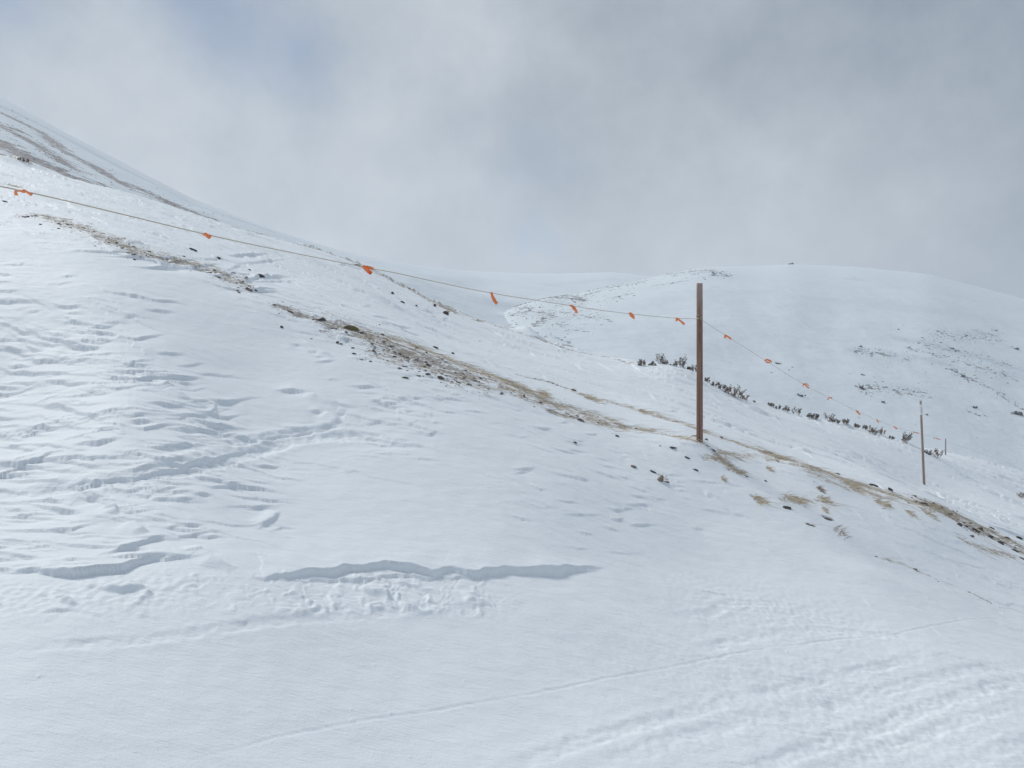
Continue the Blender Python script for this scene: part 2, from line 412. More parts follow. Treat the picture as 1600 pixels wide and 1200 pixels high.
# the steps one can point at: photo coordinates, thickness in photo pixels
def z7(*p): return [(x / 2.857, 560 + y / 2.857) for x, y in p]
def zb(*p): return [(x / 3.333, 380 + y / 3.333) for x, y in p]
def zc(*p): return [(420 + x / 4, 450 + y / 4) for x, y in p]
STEPS = [
    (z7((-60, 35), (100, 55), (240, 80)), 8), (z7((-60, 118), (0, 120), (120, 125)), 6), (z7((30, 5), (300, 10), (520, 15)), 4),
    (z7((650, 115), (770, 114), (880, 122)), 4), (z7((650, 198), (780, 212), (812, 193)), 8), (z7((850, 186), (945, 192)), 7), (z7((505, 243), (600, 256), (710, 262)), 6),
    (z7((565, 280), (690, 285)), 5), (z7((235, 212), (350, 204), (485, 196)), 5), (z7((70, 322), (180, 300), (250, 298), (335, 288)), 9), (z7((-40, 278), (80, 270)), 6),
    (z7((-60, 385), (0, 382), (130, 372)), 9), (z7((325, 404), (420, 372), (525, 350)), 12), (z7((390, 316), (460, 318), (585, 322)), 4), (z7((675, 412), (780, 395), (905, 405)), 8),
    (z7((890, 296), (1040, 308)), 6), (z7((785, 310), (870, 316)), 5), (z7((800, 358), (870, 350), (930, 345)), 4), (z7((115, 468), (280, 455), (400, 462), (530, 453)), 9),
    (z7((-60, 528), (0, 522), (220, 498)), 7), (z7((1000, 660), (1100, 656), (1225, 664)), 7), (z7((865, 600), (950, 608)), 6), (z7((20, 658), (120, 664), (225, 664)), 5),
    (z7((-60, 772), (0, 770), (310, 770), (370, 742), (475, 718)), 8), (z7((500, 714), (565, 720)), 5), (z7((400, 918), (480, 875), (640, 822), (720, 790), (835, 800)), 9),
    (z7((505, 868), (650, 840)), 6), (z7((-80, 940), (60, 958), (200, 965), (400, 958), (540, 938), (580, 908), (700, 893), (790, 900), (875, 848)), 19),
    (z7((55, 890), (165, 892)), 6), (z7((75, 848), (215, 846)), 5), (z7((1215, 775), (1260, 745), (1320, 757)), 6), (z7((1225, 143), (1300, 146), (1370, 155)), 7),
    (z7((1380, 236), (1445, 244)), 5), (z7((1505, 238), (1540, 244)), 5), (z7((600, 648), (700, 668)), 3), (z7((920, 330), (1000, 345)), 4), (z7((160, 150), (280, 148)), 4),
    (zb((180, 520), (320, 516)), 7), (zb((-60, 535), (0, 540), (185, 556)), 6), (zb((-60, 585), (0, 590), (270, 604), (400, 603), (610, 620)), 7), (zb((745, 348), (905, 356)), 5),
    (zb((525, 417), (670, 408)), 5), (zb((640, 380), (715, 384)), 5), (zb((250, 440), (460, 463), (565, 485)), 5), (zb((325, 376), (435, 370)), 5), (zb((255, 548), (430, 580)), 4),
    (zb((500, 676), (685, 668)), 5), (zb((415, 770), (585, 777)), 5), (zb((-40, 432), (75, 434)), 4), (zb((150, 355), (220, 356)), 4), (zb((315, 175), (390, 180)), 4), (zb((0, 100), (160, 118)), 4),
    (zc((35, 636), (140, 648), (250, 657)), 4.5), (zc((495, 608), (590, 622), (685, 608)), 5), (zc((495, 430), (625, 446)), 4), (zc((525, 652), (695, 662)), 3), (zc((280, 470), (410, 444)), 4),
    (zc((130, 334), (215, 348)), 4), (zc((240, 384), (305, 386)), 4), (zc((280, 418), (350, 424)), 4), (zc((350, 570), (440, 578)), 4), (zc((680, 686), (770, 688)), 3), (zc((240, 765), (345, 780)), 5),
    (zc((425, 772), (475, 774)), 5), (zc((930, 575), (1050, 582)), 3), (zc((1140, 660), (1200, 672)), 3), (zc((600, 180), (780, 205)), 4), (zc((720, 235), (830, 248)), 3),
    ([(798, 735), (815, 738), (834, 734)], 5), ([(870, 660), (890, 656)], 3), ([(975, 792), (1018, 790)], 3), ([(1080, 826), (1100, 829)], 4), ([(800, 745), (830, 735)], 3), ([(930, 712), (958, 718)], 3),
    ([(1080, 920), (1140, 940)], 3), ([(720, 640), (760, 646)], 4), ([(640, 715), (690, 722)], 3), ([(880, 700), (925, 706)], 3),
]
for i, (pts, th) in enumerate(STEPS):
    mx = sum(p[0] for p in pts) / len(pts); my = sum(p[1] for p in pts) / len(pts); k = 1.4 if abs(pts[-1][0] - pts[0][0]) < 90 else 1.12
    step_line([(mx + (a - mx) * k, my + (b_ - my) * (.8 if k > 1.3 else 1)) for a, b_ in pts], th * (.82 if th < 15 else .8), seed=i, fade=.5)

rs = random.Random(42); made = 0
def scatter_steps(count, x0, x1, y0, y1, tmin, tmax, lmin, lmax, tilt, skip=.5):
    made = 0
    while made < count:
        px, py = rs.uniform(x0, x1), rs.uniform(y0, y1)
        c = BASE.hit(px, py)
        i = int(np.searchsorted(ys, c.y)); j = int(np.searchsorted(us, c.x / c.y))
        if i >= len(ys) or smooth[i, j] < rs.uniform(.25, .8) or gn(c.x * .8, c.y * .9, 55) < rs.uniform(-.9, .1): 
            made += .34; continue
        k = c.y / F; L = rs.uniform(lmin, lmax) * (.9 + 1.5 * rs.random()) ; n_ = rs.choice((3, 4)); t = rs.gauss(tilt, .045)
        pts = [(px + (f / (n_ - 1) - .5) * L, py + (f / (n_ - 1) - .5) * L * t * 2 + rs.gauss(0, 1.6) + (2.2 if 0 < f < n_ - 1 else 0)) for f in range(n_)]
        step_line(pts, rs.uniform(tmin, tmax) * 1.1, rag=1.0, seed=1000 + int(made * 3) % 400); made += 1
scatter_steps(260, -60, 420, 390, 900, 2.2, 5.5, 30, 95, .03)
scatter_steps(90, 300, 700, 480, 760, 1.8, 4.2, 20, 60, .1)
scatter_steps(70, 700, 1150, 640, 900, 1.5, 3.2, 16, 44, .1)
scatter_steps(140, 30, 700, 300, 540, 1.6, 3.2, 16, 48, .2)
scatter_steps(200, 500, 1500, 430, 760, 1.4, 2.8, 14, 44, .25)
scatter_steps(60, 1100, 1600, 760, 1000, 1.4, 2.8, 14, 40, .3)
# the cut bank along the packed track, with broken crust below it
BANK = [(372, 898), (414, 911), (475, 900), (545, 892), (606, 891), (676, 896), (738, 898), (795, 892), (868, 891), (945, 888)]
step_line(BANK, 13, back=.45, rag=.9, fade=.16, seed=200, scoop=.4)
step_line([(780, 893), (840, 891), (900, 889), (950, 888)], 4, rag=1.2, fade=.2, seed=201)
step_line([(430, 912), (520, 905), (600, 901), (690, 905), (760, 901)], 5, rag=2.2, fade=.2, seed=202)
ln = world_line(BASE, [(250, 915), (372, 915), (475, 912), (600, 908), (720, 912), (800, 900)])
w = window(ln, 1.0); x, y = X[w], Y[w]; d, s = seg_fields(x, y, ln)
zone = sstep(-.44, -.26, d) * sstep(.16, .02, d) * np.clip(np.minimum(s, 1 - s) / .3, 0, 1)
warpx = x + .05 * gn(x * 9, y * 9, 204); warpy = y + .05 * gn(x * 9, y * 9, 205)
l1 = np.maximum(0, gn(warpx * 5.2, warpy * 4.2, 201) - .08) ; l2 = np.maximum(0, gn(warpx * 12, warpy * 10, 202) - .1); l3 = gn(warpx * 30, warpy * 26, 203)
clus = .35 + .65 * sstep(-.2, .5, gn(x * 1.6, y * 1.6, 206))
H[w] += zone * clus * .62 * (.085 * np.minimum(l1, .5) + .075 * l2 + .012 * l3 + .03 * np.maximum(0, gn(warpx * 19, warpy * 17, 207) - .1))

# rubble further left on the track edge
ln = world_line(BASE, z7((-60, 1090), (200, 1080), (480, 1065), (700, 1045), (1000, 1030)))
w = window(ln, .8); x, y = X[w], Y[w]; d, s = seg_fields(x, y, ln)
zone = np.exp(-(d / .22) ** 2) * np.minimum(1, np.minimum(s + .3, 1 - s) / .25)
H[w] += zone * (.035 * sstep(.15, .8, gn(x * 2.6, y * 4.2, 211) + .6 * gn(x * 7, y * 9, 212) + .25 * gn(x * 17, y * 20, 214)) + .007 * gn(x * 22, y * 22, 213))
step_line(z7((175, 1152), (340, 1145)), 5, seed=230)
# the two sled tracks that meet on the left slope
TR1 = z7((-80, 615), (200, 578), (420, 548), (600, 525), (800, 495), (950, 465), (1080, 425), (1290, 372), (1400, 350), (1600, 342), (1750, 360))
TR2 = z7((980, 385), (1150, 362), (1290, 335), (1400, 318), (1530, 288))
step_line(z7((-80, 596), (200, 568), (420, 538), (600, 517), (800, 486), (960, 455), (1090, 412), (1280, 360)), 10, seed=240)
groove(TR1, .016, .085, 1, .6)
groove(TR2, .016, .055, 2, .6)
step_line(TR2, 5, seed=241)
step_line(z7((1205, 298), (1300, 312), (1400, 328)), 4, seed=242)
# lit rims of eroded plates that run down to the right
for i, pts in enumerate([z7((720, 90), (850, 180)), z7((950, 190), (970, 250)), z7((870, 830), (950, 912), (1060, 955)), z7((1360, 160), (1540, 215)), z7((1450, 235), (1530, 280)),
                         z7((1245, 675), (1220, 715), (1150, 752)), zc((195, 305), (300, 360), (410, 430)), z7((500, 640), (520, 690)), z7((580, 720), (660, 780))]):
    ln = world_line(BASE, pts); w = window(ln, .2); x, y = X[w], Y[w]
    d, s = seg_fields(x, y + .02 * gn(x * 8, y * 8, 300 + i), ln)
    H[w] += .028 * np.minimum(1, np.minimum(s, 1 - s) / .25) * np.where(d < 0, sstep(-.13, 0, d), sstep(.025, 0, d))
# ski and machine ruts on the packed track, lower right
for i, (pts, dp, wd) in enumerate([
        ([(240, 1200), (430, 1150), (600, 1118), (800, 1082), (1000, 1046), (1200, 1014), (1400, 992), (1600, 958)], .0024, .012),
        ([(760, 1215), (880, 1165), (1000, 1130), (1150, 1088), (1290, 1060), (1420, 1035), (1470, 1015)], .0045, .05),
        ([(900, 1215), (1040, 1160), (1180, 1120), (1330, 1092), (1470, 1060), (1620, 1040)], .0045, .06),
        ([(1150, 1215), (1290, 1160), (1420, 1118), (1540, 1080), (1640, 1060)], .006, .055),
        ([(1250, 1215), (1380, 1172), (1500, 1130), (1640, 1095)], .0045, .05),
        ([(1080, 1020), (1180, 995), (1300, 985), (1440, 1000)], .0045, .05),
        ([(1440, 1215), (1540, 1180), (1640, 1150)], .0045, .05),
        ([(1060, 968), (1110, 962), (1140, 947), (1230, 944)], .0045, .05),
        ([(0, 1022), (200, 1006), (380, 985), (560, 962), (680, 945)], .004, .04)]):
    groove(pts, dp, wd, 400 + i, .2 if i == 0 else 1.3)
c = BASE.hit(1330, 1110)
tm = np.exp(-(((X - c.x) / 1.5) ** 2 + ((Y - c.y) / 1.0) ** 2)); rot = X * .93 - Y * .37; rq = X * .37 + Y * .93
H += tm * (.009 * gn(rot * 1.6, rq * 7, 421) + .006 * gn(rot * 6, rq * 13, 422) + .0035 * gn(X * 24, Y * 24, 423))
c = BASE.hit(1230, 960); tm2 = np.exp(-(((X - c.x) / .9) ** 2 + ((Y - c.y) / .5) ** 2))
H += tm2 * .006 * gn(X * 20, Y * 20, 424)
for px, py, r, h in ((381, 978, .022, .02), (670, 1011, .016, .012), (550, 1125, .02, .015), (611, 1111, .018, .012), (655, 941, .03, .02), (725, 1059, .014, .01), (585, 1034, .012, .01), (550, 1108, .012, .01),
                     (60, 1062, .02, .01), (640, 1180, .012, .01), (1545, 1070, .02, .016), (1455, 1021, .022, .018), (1393, 936, .014, .014), (1417, 938, .012, .012), (1487, 981, .014, .016), (1512, 982, .012, .014), (990, 1040, .016, .012), (1230, 1020, .018, .014), (870, 1175, .014, .01)):
    clod(px, py, r * .8, h * .35)
# drift crest under the brush and the bright mound further left on the second crest
def bump(px, py, r, h, ry=None):
    c = BASE.hit(px, py); ry = ry or r
    H[:] += h * np.exp(-(((X - c.x) / r) ** 2 + ((Y - c.y) / ry) ** 2))
bump(1094, 694, .16, .04); bump(1050, 586, .75, .16, 1.2); bump(826, 522, .36, .24, .9); bump(1085, 700, .5, .05, .3); bump(30, 252, .6, .22, 1.5)
step_line([(818, 528), (850, 532), (885, 545)], 3, seed=260)
step_line([(0, 249), (24, 240), (32, 246), (42, 254)], 8, seed=261)
bump(1262, 745, .5, .12, .35); bump(1370, 905, .5, .05, .3)

NEAR.EE = BASE.EE + H / YY

# bare ground where the wind has stripped the ridge
bare = np.zeros_like(YY); tanm = np.zeros_like(YY)
def px_line(pts): return world_line(NEAR, pts)
# (line, half width in metres, strength, tan share)
BANDS = [
    ([(30, 336), (75, 339), (120, 354), (170, 374), (215, 394), (255, 404), (310, 414), (352, 430), (392, 452)], .2, .66, .25),
    ([(150, 372), (220, 392), (330, 418)], .16, .56, .9),
    ([(424, 475), (452, 485), (500, 500), (545, 514)], .13, .75, .1), ([(500, 500), (560, 520), (640, 552), (720, 582), (770, 602)], .26, .8, .15),
    ([(560, 545), (640, 570), (700, 590), (770, 606)], .2, .52, .2), ([(600, 522), (690, 556), (770, 588), (830, 612)], .13, .72, .95),
    ([(770, 596), (840, 622), (905, 645), (960, 664)], .2, .7, .6), ([(850, 640), (910, 655)], .07, .8, .1), ([(880, 608), (950, 628), (1010, 643), (1060, 661)], .06, .66, .9), ([(800, 583), (860, 598), (895, 610)], .05, .7, .3),
    ([(950, 660), (1010, 672), (1060, 683), (1090, 692)], .07, .66, .9), ([(1060, 661), (1120, 682), (1180, 701), (1250, 726)], .065, .72, .85),
    ([(1180, 700), (1250, 724), (1310, 747), (1390, 772), (1440, 787), (1480, 800)], .12, .78, .8), ([(1110, 708), (1180, 712), (1260, 728)], .06, .62, .9), ([(1250, 735), (1330, 762), (1400, 782)], .1, .5, .9),
    ([(1095, 717), (1130, 714)], .035, .7, .9), ([(1130, 730), (1170, 738)], .04, .6, .5), ([(1172, 775), (1196, 781)], .05, .7, .8), ([(1213, 780), (1250, 779), (1300, 784)], .05, .62, .9),
    ([(1258, 818), (1276, 821)], .035, .75, .1), ([(1286, 808), (1302, 811)], .03, .75, .1), ([(1440, 784), (1500, 806), (1560, 836), (1620, 866)], .17, .85, .35), ([(1480, 808), (1550, 838), (1620, 876)], .14, .8, .15),
    ([(1490, 835), (1520, 852), (1580, 868)], .07, .62, .7), ([(1364, 868), (1400, 878), (1440, 895), (1475, 910)], .03, .5, .15), ([(1510, 922), (1540, 938), (1570, 955)], .03, .48, .2),
    ([(1030, 740), (1045, 752)], .05, .6, .3), ([(1310, 712), (1380, 715)], .02, .0, .2),
    ([(440, 372), (500, 388), (560, 411), (600, 424)], .12, .62, .3), ([(585, 420), (640, 444), (690, 478), (705, 486)], .42, .66, .45), ([(640, 445), (700, 470), (760, 494), (790, 505)], .2, .64, .3), ([(700, 485), (780, 510), (870, 540)], .08, .6, .5),
    ([(826, 524), (850, 532), (885, 546)], .09, .75, .3), ([(885, 546), (940, 557), (990, 568)], .06, .5, .6), ([(5, 241), (28, 240), (44, 256)], .2, .8, .05),
]
near_noise = fbm(X * 5 + Y * 1.2, Y * 11, 4, 510, .62)
fine_noise = gn(X * 22, Y * 34, 520)
lines3 = []
for pts, hw, st, tn in BANDS:
    ln = px_line(pts); lines3.append((ln, hw, st, tn))
    if st <= 0: continue
    r = hw * 3.2; w = window(ln, r * 1.3 + .2); x, y = X[w], Y[w]
    d, s = seg_fields(x, y + .35 * hw * gn(x * 2.5, y * 3, 530), ln)
    yscale = .62
    m = np.exp(-(np.abs(d) * yscale / hw) ** 2) * np.minimum(1, np.minimum(s, 1 - s) / .1 + .25)
    v = st * m
    better = v > bare[w]
    tanm[w] = np.where(better, tn, tanm[w]); bare[w] = np.maximum(bare[w], v)
fine2 = gn(X * 42 + Y * 9, Y * 75, 521)
mask = np.clip(.5 + (bare - .60 + .40 * near_noise + .30 * fine_noise + .2 * fine2) * 4.5, 0, 1) * (bare > .06)
mask *= sstep(.06, .3, bare) * .84
tanv = np.clip(.5 + (tanm - .5) * 1.3 + .6 * gn(X * 7, Y * 12, 540), 0, 1)
H2 = -.008 * mask + .012 * mask * fine_noise
NEAR.EE = NEAR.EE + H2 / YY
NEAR.build('snow_slope', M_SNOW, {'bare': mask, 'tan': tanv})
def gz(x, y): return float(NEAR.z(x, y))

# ------------------------------------------------------------------ valley floor, mountainside and far hill
bm = bmesh.new(); bmesh.ops.create_grid(bm, x_segments=60, y_segments=60, size=900)
me = bpy.data.meshes.new('valley_ground'); 
for v in bm.verts: v.co.x += 150; v.co.y += 300
for v in bm.verts: v.co.z = -52 + 3 * math.sin(v.co.x * .004) * math.cos(v.co.y * .005)
bm.to_mesh(me); bm.free()
for k in ('bare', 'ice'): me.attributes.new(k, 'FLOAT', 'POINT')
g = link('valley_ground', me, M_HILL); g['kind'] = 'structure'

def make_hill(sky, foot, y0, yc, us, rows, behind, relief, seed, power):
    """sky / foot: (column, row) of crest and foot; y0 / yc: (column, distance)"""
    i = lambda tab, f: np.interp(us, [U(a) for a, _ in tab], [f(b) for _, b in tab])
    def sm(a):
        k = np.hanning(33); k /= k.sum(); return np.convolve(np.pad(a, 16, 'edge'), k, 'valid')
    es, ef, Y0, Yc = sm(i(sky, E)), sm(i(foot, E)), sm(i(y0, float)), sm(i(yc, float))
    t = np.linspace(0, 1, rows)
    yy = Y0[None] * (Yc / Y0)[None] ** t[:, None]
    s = 1 - (1 - t) ** power
    ee = ef[None] + (es - ef)[None] * s[:, None]
    tb = np.linspace(0, 1, 14)[1:]
    yb = Yc[None] * (1 + (behind - 1) * tb[:, None])
    zb_ = (es * Yc)[None] - tb[:, None] ** 1.6 * (np.abs(es * Yc) * .6 + 45)[None]
    eb = zb_ / yb
    YY = np.concatenate([yy, yb]); EE = np.concatenate([ee, eb])
    XX = us[None] * YY
    fade = np.concatenate([np.sin(np.pi * np.clip(t, 0, 1) ** .8) * .9 + .1 * (1 - t), np.ones(len(tb))])[:, None]
    EE = EE + relief * fade * fbm(XX / 38, YY / 46, 5, seed) / YY
    return Surf(us, YY, EE)

def hill_masks(S, strokes, ices, seed, fx, fy, thr=.5, gainy=.3, sharp=5, wk=1.0):
    XX, YY2, ZZ = [np.broadcast_to(a, S.YY.shape) for a in S.XYZ]
    out = []
    for lst in (strokes, ices):
        m = np.zeros(YY2.shape)
        for pts, hw, st in lst:
            ln = world_line(S, pts); a = ln[:-1]; b = ln[1:]
            hwm = wk * hw * ln[:, 1].mean() / F
            best = np.full(YY2.shape, 1e9); sc = np.array([1, gainy, 1.0])
            for p, q in zip(a * sc, b * sc):
                D = q - p; l2 = (D * D).sum() + 1e-9
                t = np.clip(((XX - p[0]) * D[0] + (YY2 * gainy - p[1]) * D[1] + (ZZ - p[2]) * D[2]) / l2, 0, 1)
                best = np.minimum(best, (XX - p[0] - t * D[0]) ** 2 + (YY2 * gainy - p[1] - t * D[1]) ** 2 + (ZZ - p[2] - t * D[2]) ** 2)
            m = np.maximum(m, st * np.exp(-best / hwm ** 2))
        out.append(m)
    nz = fbm(XX * fx + ZZ * fx * .6, ZZ * fy + YY2 * fx * .3, 5, seed, .65)
    bare = np.clip(.5 + (out[0] - thr + .5 * nz) * sharp, 0, 1) * sstep(.05, .25, out[0])
    ice = np.clip(out[1] * (.75 + .5 * nz), 0, 1)
    return bare, ice, out[0]

hu = np.concatenate([np.linspace(-2.2, -.72, 60, endpoint=False), np.linspace(-.72, .34, 560)])
MTN = make_hill([(-2000, -900), (-800, -330), (-400, -75), (-200, 45), (0, 150), (50, 178), (100, 206), (200, 258), (300, 310), (430, 360), (520, 388), (600, 407), (660, 416), (740, 424), (860, 428), (960, 425), (1030, 433), (1100, 450), (1300, 520)],
                [(-2000, 100), (-400, 200), (0, 330), (430, 430), (600, 480), (800, 560), (1000, 620), (1300, 650)],
                [(-2000, 50), (0, 60), (600, 80), (800, 110), (1300, 200)], [(-2000, 150), (0, 170), (430, 230), (600, 380), (740, 560), (1300, 800)], hu, 260, 1.5, 1.4, 600, 1.5)
mb, mi, _ = hill_masks(MTN, [
    ([(-60, 150), (0, 176), (60, 204), (100, 235), (170, 275)], 7, .62), ([(-60, 165), (0, 195), (30, 212), (70, 235), (110, 262)], 8, .74), ([(-60, 205), (0, 222), (40, 245), (80, 264), (120, 282), (150, 295)], 9, .86),
    ([(80, 225), (130, 252), (200, 290)], 4, .56), ([(90, 262), (120, 285), (150, 300), (190, 316)], 5, .82), ([(145, 258), (180, 280), (200, 292)], 6, .74), ([(160, 288), (180, 300), (200, 312)], 5, .76), ([(205, 306), (240, 318), (262, 328)], 5, .66),
    ([(195, 284), (240, 306), (280, 322), (330, 342)], 5, .6), ([(265, 318), (300, 334), (345, 348)], 5, .74), ([(330, 344), (400, 364), (480, 386)], 3, .56), ([(0, 240), (60, 260)], 6, .5), ([(0, 190), (60, 226), (130, 268)], 12, .42), ([(0, 230), (80, 268), (160, 302)], 14, .5), ([(120, 275), (220, 318)], 9, .45), ([(180, 285), (300, 335)], 9, .42)],
    [([(0, 165), (100, 214), (200, 268), (300, 318), (420, 360)], 8, .6), ([(640, 450), (700, 440), (760, 436)], 22, .25), ([(860, 445), (960, 436)], 9, .3), ([(780, 475), (830, 490)], 16, .35)], 610, .45, 1.9, thr=.3, sharp=2.2, wk=1.6)
mb = np.maximum(mb, 0)
mtn_extra = [([(780, 472), (800, 468)], 9), ([(815, 482), (850, 495)], 16), ([(800, 505), (840, 498)], 10)]
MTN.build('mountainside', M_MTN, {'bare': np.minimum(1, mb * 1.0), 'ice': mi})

ru = np.concatenate([np.linspace(-.12, .72, 560), np.linspace(.73, 1.5, 50)])
HILL = make_hill([(640, 560), (700, 530), (760, 500), (800, 480), (850, 466), (900, 459), (960, 446), (1030, 431), (1090, 418), (1140, 416), (1180, 416), (1228, 413), (1236, 412), (1250, 413), (1340, 417), (1450, 428), (1520, 446), (1600, 467), (1800, 520), (2200, 610), (3500, 700)],
                 [(640, 640), (800, 620), (1000, 660), (1300, 760), (1600, 850), (3500, 900)],
                 [(640, 105), (1000, 100), (1600, 90), (3500, 90)], [(640, 180), (850, 250), (1100, 340), (1300, 400), (1600, 420), (3500, 450)], ru, 300, 1.5, 1.0, 700, 1.75)
HSTR = [([(735, 508), (770, 492), (800, 478), (850, 466)], 6, .55), ([(850, 464), (880, 462), (915, 468)], 9, .72), ([(930, 452), (1000, 442)], 9, .45), ([(1450, 522), (1560, 530)], 14, .4), ([(1420, 545), (1500, 565), (1580, 590)], 12, .42), ([(1330, 548), (1380, 552)], 9, .42), ([(1350, 604), (1450, 616)], 11, .42), ([(1480, 575), (1530, 598), (1600, 640)], 7, .5), ([(1050, 428), (1140, 428)], 8, .5),
        ([(850, 466), (880, 465), (912, 470)], 6, .84), ([(912, 462), (960, 448), (1020, 436)], 5, .56), ([(930, 472), (990, 458)], 6, .46), ([(1040, 430), (1080, 424), (1110, 422), (1138, 432)], 4, .7), ([(1110, 430), (1142, 433)], 4, .7),
        ([(1020, 447), (1075, 438)], 4, .52), ([(745, 482), (790, 474), (830, 482)], 9, .52), ([(800, 492), (830, 486), (860, 492), (838, 508)], 13, .56), ([(800, 512), (830, 520), (870, 530), (890, 540)], 9, .46), ([(860, 486), (900, 492), (950, 500)], 12, .46), ([(870, 505), (920, 520)], 9, .4), ([(1330, 430), (1338, 434)], 3, .3),
        ([(1340, 545), (1400, 552)], 5, .42), ([(1340, 605), (1380, 608), (1440, 612)], 7, .46), ([(1485, 578), (1520, 593), (1560, 612)], 5, .56), ([(1520, 516), (1555, 524)], 5, .5), ([(1380, 556), (1430, 562)], 5, .46),
        ([(1510, 642), (1540, 652)], 5, .5), ([(1580, 646), (1592, 645), (1600, 652)], 3, .62), ([(1440, 540), (1500, 548), (1580, 570)], 6, .44), ([(1215, 565), (1225, 568)], 3, .5)]
HICE = [([(1400, 528), (1460, 540), (1520, 556), (1600, 580)], 9, .62), ([(1330, 548), (1420, 556), (1500, 575)], 7, .4), ([(1500, 520), (1560, 526)], 7, .4), ([(1300, 470), (1420, 480), (1560, 500)], 14, .2),
        ([(1560, 585), (1620, 592)], 10, .4), ([(860, 470), (910, 478)], 9, .4), ([(1100, 425), (1140, 433)], 6, .4), ([(1320, 435), (1345, 438)], 5, .3), ([(800, 490), (880, 500)], 14, .25)]
hb, hi, hraw = hill_masks(HILL, HSTR, HICE, 710, .55, 1.6, thr=.42, sharp=3.4)
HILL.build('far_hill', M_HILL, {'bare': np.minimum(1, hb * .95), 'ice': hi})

# ------------------------------------------------------------------ rocks
def rock_mesh(name, sx, sy, sz, seed, planes=14, sub=3, lo=.62):
    r = random.Random(seed)
    bm = bmesh.new(); bmesh.ops.create_icosphere(bm, subdivisions=sub, radius=1)
    pl = []
    for _ in range(planes):
        v = Vector((r.gauss(0, 1), r.gauss(0, 1), r.gauss(0, 1))).normalized(); pl.append((v, r.uniform(lo, 1.0)))
    for v in bm.verts:
        d = v.co.normalized(); rad = 1.15
        for nrm, dist in pl:
            c = d.dot(nrm)
            if c > 1e-3: rad = min(rad, dist / c)
        rad *= 1 + .035 * math.sin(9 * d.x + seed) * math.sin(8 * d.y + 2 * seed)
        v.co = Vector((d.x * rad * sx, d.y * rad * sy, d.z * rad * sz))
    me = bpy.data.meshes.new(name); bm.to_mesh(me); bm.free()
    return me

